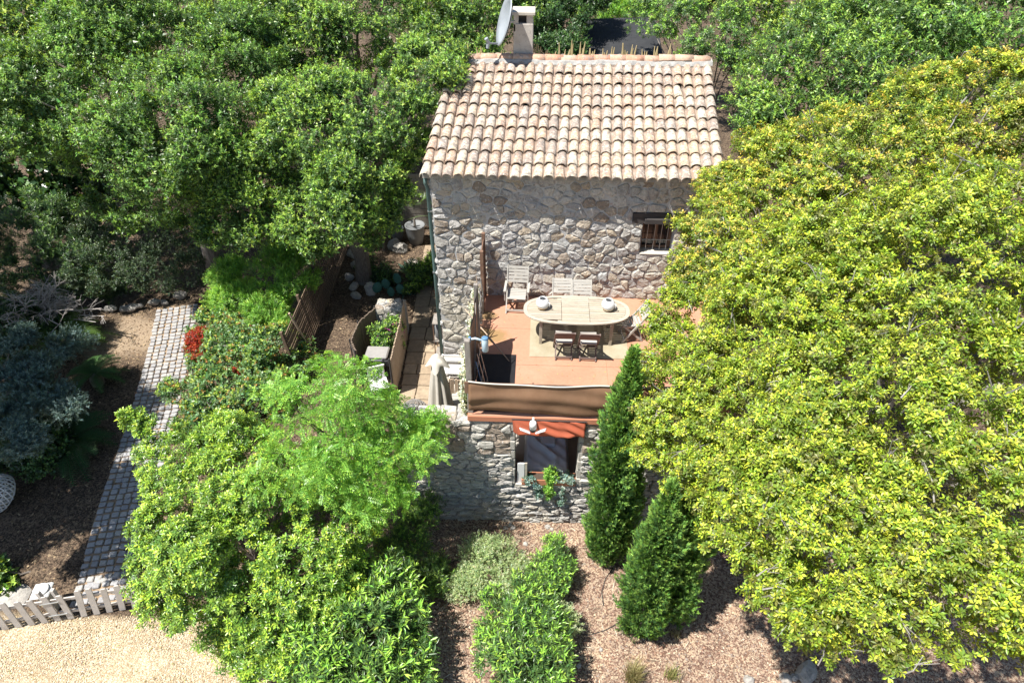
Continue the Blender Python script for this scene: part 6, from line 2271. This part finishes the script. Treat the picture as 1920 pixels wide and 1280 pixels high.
cycad('small sago palm between the cedar and the sandy bend', (-12.47,13.97,-3.3), 20, .9, 507, (.06, .13, .04))
tree('shade_bush', 'dark bush with small leaves behind the bare dead shrub', 'shrub', (-16.2, 16.4, -3.2),
     [(-15.56,15.62,-2.15,0.79), (-14.82,15.87,-2.72,0.67), (-15.56,14.73,-2.65,0.78)], 'twig_l', DG, DO, clump=.28, per=22, size=(.9, 1.2), seed=535, r0=.05, n=6)
# dead grey twigs
dt = thing('dead_shrub', 'bare grey dead shrub with fine twigs above the sago palms', 'shrub', (-15.88,16.73,-3.2))
rd = random.Random(61)
mb = MB()
tg = [Vector(q) - dt.location for q in ((-14.88,15.21,-1.25), (-14.47,15.8,-1.28), (-14.14,16.2,-1.45), (-13.37,15.7,-1.84), (-12.98,15.77,-2.18), (-13.82,15.16,-1.75), (-14.61,14.43,-1.41), (-13.65,16.01,-1.69), (-14.41,15.08,-1.42), (-14.18,15.65,-1.55))]
for e in tg * 3:
    e = e + Vector((rd.uniform(-.3, .3), rd.uniform(-.3, .3), rd.uniform(-.15, .15)))
    m_ = e * .5 + Vector((rd.uniform(-.1, .1), rd.uniform(-.1, .1), .15))
    mb.tube([(0, 0, 0), m_, e], [.035, .022, .010], 5)
    for k in range(12):
        f = rd.uniform(.35, 1)
        s = (m_ * (1 - (f - .5) * 2) + e * ((f - .5) * 2)) if f > .5 else m_ * (f * 2)
        d = Vector((rd.gauss(0, 1), rd.gauss(0, 1), rd.gauss(.2, .5))).normalized() * rd.uniform(.2, .55)
        q = s + d * .5 + Vector((0, 0, .03))
        mb.tube([s, q, s + d], [.009, .007, .004], 4)
        for w in range(3):
            d2 = (d.normalized() + Vector((rd.gauss(0, .7), rd.gauss(0, .7), rd.gauss(0, .5)))).normalized() * rd.uniform(.1, .25)
            mb.tube([q, q + d2], [.005, .003], 3)
mb.build('twigs', MAT['pale_twig'], dt)
# undergrowth in the shaded alley
tree('shade_plant', 'dark leafy plant in the shaded bed against the house wall', 'plant', (-3.1, 18.0, -2.5), [(-3.68,18.19,-2.2)+(.55,.45), (-3.33,18.84,-2.2)+(.5,.45), (-3.96,17.72,-2.3)+(.35,.3)], 'twig_l', GG, GO, clump=.3, per=22, seed=551, r0=.04, n=6)
tree('shade_plant', 'dark low plants around the boulders beside the tree trunk', 'plant', (-5.2, 18.4, -2.5), [(-4.93,18.37,-2.35)+(.5,.3), (-5.44,18.74,-2.3)+(.4,.3)], 'twig_l', DG, DO, clump=.28, per=18, seed=556, r0=.03, n=5)
tree('bougainvillea', 'green climbing shrub with a few purple flowers between the reed screens', 'shrub', (-4.2, 15.0, -2.5), [(-4.08,14.54,-1.9)+(.40,.5), (-3.98,14.89,-1.7)+(.32,.4), (-4.11,14.08,-2)+(.3,.35)], 'twig_l', LG, GO, clump=.24, per=20, seed=561, r0=.03, n=8, size=(.7, 1.0))
pos, d, cen = crown_points([(-3.92,14.59,-1.65)+(.34,.34)], .2, 3, 565, fill=0)
bo = [o for o in COL.objects if o.name.startswith('bougainvillea')][0]
place_twigs('flowers', bo, 'rosette_s', pos - np.array(bo.location), d, np.full(len(pos), .55), [(.45, .05, .30)], [(.38, .04, .25)], MAT['leaf'], 566)
def pad_cactus(loc, seed):
    t = thing('prickly_pear', 'blue green prickly pear cactus behind the stone pillar', 'cactus', loc)
    r = random.Random(seed)
    for (x, y, z, s, ry) in ((-.42, 0, .30, .24, .4), (-.15, .05, .42, .22, -.1), (.22, .1, .58, .25, .15), (.28, .08, .22, .22, -.3), (-.02, .02, .15, .22, 0)):
        mb = MB()
        mb.lathe([(.02, -.05 / s * .1), (.6, .15), (.95, .5), (1, .9), (.8, 1.3), (.3, 1.55), (.02, 1.58)], 14)
        me = mb.mesh('pad')
        for v in me.vertices:
            v.co = Vector((v.co.x * s * .62, v.co.y * s * .16, (v.co.z - .8) * s))
        link('pad', me, MAT['cactus'], t, (x, y, z + s * .3), smooth=True, rot=(r.uniform(-.25, .1), ry, r.uniform(-.5, .5)))
pad_cactus((-4.51,17.39,-2.45), 3)
def agave(label, loc, s, seed):
    t = thing('agave', label, 'plant', loc)
    r = random.Random(seed)
    for k in range(16):
        a = k * 2.4
        el = .3 + .9 * k / 16
        d = Vector((math.cos(a) * math.cos(el), math.sin(a) * math.cos(el), math.sin(el)))
        sd = Vector((-math.sin(a), math.cos(a), 0))
        l = s * r.uniform(.8, 1.1)
        V, F = [], []
        for f, w in ((0, .05), (.35, .065), (.7, .045), (1, .004)):
            p = d * l * f - Vector((0, 0, .25 * l * f * f))
            V += [p - sd * w * s * 1.4, p + Vector((0, 0, -.02)), p + sd * w * s * 1.4]
        for i in range(3):
            F += [(i * 3, i * 3 + 1, i * 3 + 4, i * 3 + 3), (i * 3 + 1, i * 3 + 2, i * 3 + 5, i * 3 + 4)]
        MB().add(V, F).build('leaf', MAT['agave'], t)
agave('green agave beside the rounded boulder in the shaded bed', (-4.24,18.86,-2.45), .55, 5)
agave('small agave right of the prickly pear behind the stone pillar', (-4.17,17.58,-2.45), .4, 6)
# palm in the tall zinc pot and a small palm by the board wall
def fan(label, loc, n, L, seed, h0):
    t = thing('potted_palm', label, 'palm', loc)
    r = random.Random(seed)
    for k in range(n):
        a = k * 2.4 + r.uniform(-.3, .3)
        el = r.uniform(.5, 1.25)
        d = Vector((math.cos(a) * math.cos(el), math.sin(a) * math.cos(el), math.sin(el)))
        sd = Vector((-math.sin(a), math.cos(a), 0))
        tip = Vector((0, 0, h0)) + d * L
        V, F = [], []
        for q in range(11):
            g = -1.2 + 2.4 * q / 10
            dd = (d * math.cos(g) + sd * math.sin(g)).normalized()
            w = dd.cross(Vector((0, 0, 1))).normalized() * .014
            b = len(V)
            V += [tip - w, tip + w, tip + dd * L * .6 - Vector((0, 0, .1 * L))]
            F.append((b, b + 1, b + 2))
        c = (.09, .15, .05)
        link('frond', np_mesh('frond', np.array([tuple(v) for v in V]), np.array(F), np.tile(np.array(c) * r.uniform(.8, 1.3), (len(V), 1))), MAT['leaf'], t)
    mb = MB()
    for k in range(n):
        pass
    MB().tube([(0, 0, 0), (.01, 0, h0)], [.05, .03], 6).build('stem', MAT['bark'], t)
_p = (-4.26,20.83,-2.5)
fan('small fan palm growing in the tall zinc grey pot', (_p[0], _p[1], -2.5 + .62), 13, .75, 4, .35)
_p = (-5.3,20.42,-2.5)
fan('small fan palm catching the sun before the board wall', (_p[0], _p[1] - .2, -2.5), 9, .5, 9, 1.0)
# trunk in the shaded bed belongs to the leaning oak; ivy along the terrace edge
iv = thing('variegated_ivy', 'pale variegated ivy hanging along the left edge of the terrace', 'climbing plant', (XT - .12, 0, 0))
r_ = np.random.default_rng(71)
n_ = 900
yy = r_.uniform(YT + .15, 13.45, n_)
zz = -.55 + r_.random(n_) * (1.25 + .25 * np.sin(yy * 3)) 
pos = np.stack([r_.normal(0, .045, n_), yy, zz], 1)
d = norm(np.stack([np.full(n_, -.5), r_.normal(0, .5, n_), r_.normal(.3, .5, n_)], 1))
place_twigs('foliage', iv, 'ivy', pos, d, r_.uniform(.55, .95, n_), [(.62, .62, .50), (.70, .70, .60)], [(.30, .36, .18), (.55, .55, .42), (.16, .25, .09)], MAT['leaf_matte'], 72, 1.0)
mb = MB()
for k in range(7):
    mb.tube([(.0, YT + .2 + k * .5, -.5), (.02, YT + .4 + k * .52, .2), (.0, YT + .3 + k * .52, .75)], [.014, .012, .008], 5)
mb.build('stem', MAT['bark'], iv)
# planter plants
tree('trailing_plant', 'silvery blue trailing plant in the left planter box', 'plant', (.02, YT + .05, -2.02), [(-.02, YT + .02, -1.99, .16, .08), (.14, YT - .08, -2.1, .12, .1), (.18, YT - .14, -2.36, .08, .16)], 'ivy', [(.36, .46, .42), (.28, .40, .38)], [(.16, .26, .24), (.10, .2, .16)], clump=.12, per=10, size=(.55, .8), seed=571, r0=.008, n=4)
tree('bushy_plant', 'bright green bushy plant between the two planter boxes', 'plant', (.42, YT + .05, -2.02), [(.42, YT - .0, -1.88, .17, .2), (.40, YT - .12, -2.2, .13, .2), (.43, YT - .14, -2.42, .08, .14)], 'twig_l', LG, LO, clump=.13, per=11, size=(.6, .85), seed=575, r0=.01, n=5)
tree('trailing_plant', 'silvery blue trailing plant in the right planter box, hanging before the sill', 'plant', (.72, YT + .05, -2.02), [(.64, YT + .02, -1.95, .15, .1), (.86, YT + .04, -1.92, .15, .09), (.72, YT - .14, -2.3, .07, .2), (.70, YT - .14, -2.62, .10, .14)], 'ivy', [(.40, .50, .46), (.32, .44, .42)], [(.2, .3, .27), (.14, .24, .18)], clump=.12, per=11, size=(.55, .8), seed=579, r0=.008, n=4)
# grass tufts in the bed, weeds
def tuft(name, label, loc, h, n, cols, seed, spread=.5):
    r = np.random.default_rng(seed)
    V, F, C_ = [], [], []
    for k in range(n):
        a = r.uniform(0, 2 * PI)
        s = spread * r.uniform(.2, 1)
        l = h * r.uniform(.6, 1.1)
        side = np.array([-math.sin(a), math.cos(a), 0]) * .006
        o = np.array([r.normal(0, .05), r.normal(0, .05), 0])
        pts = [o + np.array([math.cos(a) * s * l * f ** 1.6, math.sin(a) * s * l * f ** 1.6, l * (f - .25 * s * f * f)]) for f in (0, .5, 1)]
        b = len(V)
        V += [pts[0] - side, pts[0] + side, pts[1] + side * .8, pts[1] - side * .8, pts[2]]
        F += [(b, b + 1, b + 2), (b, b + 2, b + 3), (b + 3, b + 2, b + 4)]
        c = np.array(cols[r.integers(0, len(cols))]) * r.uniform(.8, 1.2)
        C_ += [c] * 5
    o = link(name, np_mesh(name, np.array(V), np.array(F), np.array(C_)), MAT['leaf_matte'], None, loc)
    tag(o, label, 'grass tuft')
tuft('grass_tuft', 'large straw coloured grass tuft at the bottom edge of the mulch bed', (2.08,6.28,-3.5), .62, 420, [(.36, .31, .15), (.28, .28, .12), (.42, .36, .2)], 601)
tuft('grass_tuft', 'smaller dry grass tuft right of the large straw coloured one', (2.85,6.38,-3.5), .36, 120, [(.36, .32, .14), (.26, .30, .10)], 602)
tuft('grass_tuft', 'short dry tuft behind the grass tufts, near the foot of the broad cypress', (3.07,7.21,-3.5), .2, 60, [(.34, .3, .16), (.3, .26, .14)], 603)
for k, (px_, s) in enumerate([((-4,6.02,-3.5), .5), ((-4.48,6.07,-3.5), .5)]):
    tuft('dry_fronds', ['bundle of dry pale stalks under the bright oleander', 'bundle of dry pale stalks under the big round bush'][k], px_, .5, 60, [(.5, .46, .38), (.42, .38, .3)], 610 + k, 1.2)
# fallen leaves and twigs
MAT_DUMMY = 0
def litter(name, label, cat, n, box, z, cols, size, seed):
    r = np.random.default_rng(seed)
    x, y = r.uniform(box[0], box[1], n), r.uniform(box[2], box[3], n)
    zz = (hgt(x, y) + .02) if z is None else np.full(n, z)
    a, L = r.uniform(0, 2 * PI, n), r.uniform(*size, n)
    u = np.stack([np.cos(a), np.sin(a), r.normal(0, .2, n)], 1) * L[:, None]
    v = np.stack([-np.sin(a), np.cos(a), r.normal(0, .2, n)], 1) * (L * r.uniform(.06 if cat == 'twigs' else .25, .1 if cat == 'twigs' else .45, n))[:, None]
    p = np.stack([x, y, zz], 1)
    up = np.array([0, 0, .006])
    V = np.stack([p - u * .5, p + v * .5 + up, p + u * .5, p - v * .5 + up], 1).reshape(-1, 3)
    b = np.arange(n)[:, None] * 4
    F = np.concatenate([b + np.array([0, 2, 1]), b + np.array([0, 3, 2])])
    c = np.array(cols)[r.integers(0, len(cols), n)] * r.uniform(.8, 1.2, (n, 1))
    o = link(name, np_mesh(name, V, F, np.repeat(c, 4, 0)), MAT['chip'])
    o['kind'] = 'stuff'
    tag(o, label, cat)
litter('fallen_leaves', 'dry fallen leaves scattered thinly over the terracotta terrace floor', 'leaves', 260, (XT + .1, 3.6, YT + .1, YF - .05), .006, [(.35, .25, .12), (.42, .32, .16), (.25, .17, .09), (.4, .36, .14)], (.03, .06), 701)
litter('fallen_twigs', 'thin dry twigs lying loose over the mulch of the front garden', 'twigs', 420, (-3.4, 6.2, 5.6, 9.85), None, [(.30, .24, .18), (.42, .36, .28), (.2, .15, .11)], (.10, .32), 702)
litter('path_leaves', 'dry leaves strewn over the sandy bend beside the cobble path', 'leaves', 520, (-14.2, -11.6, 14.8, 17.6), None, [(.22, .15, .09), (.30, .22, .13), (.16, .11, .07)], (.04, .09), 704)
litter('yard_leaves', 'fallen leaves and specks strewn over the pale gravel yard', 'leaves', 260, (-11.5, -5.2, 5.4, 7.4), None, [(.35, .28, .14), (.28, .3, .1), (.25, .18, .1)], (.03, .07), 703)
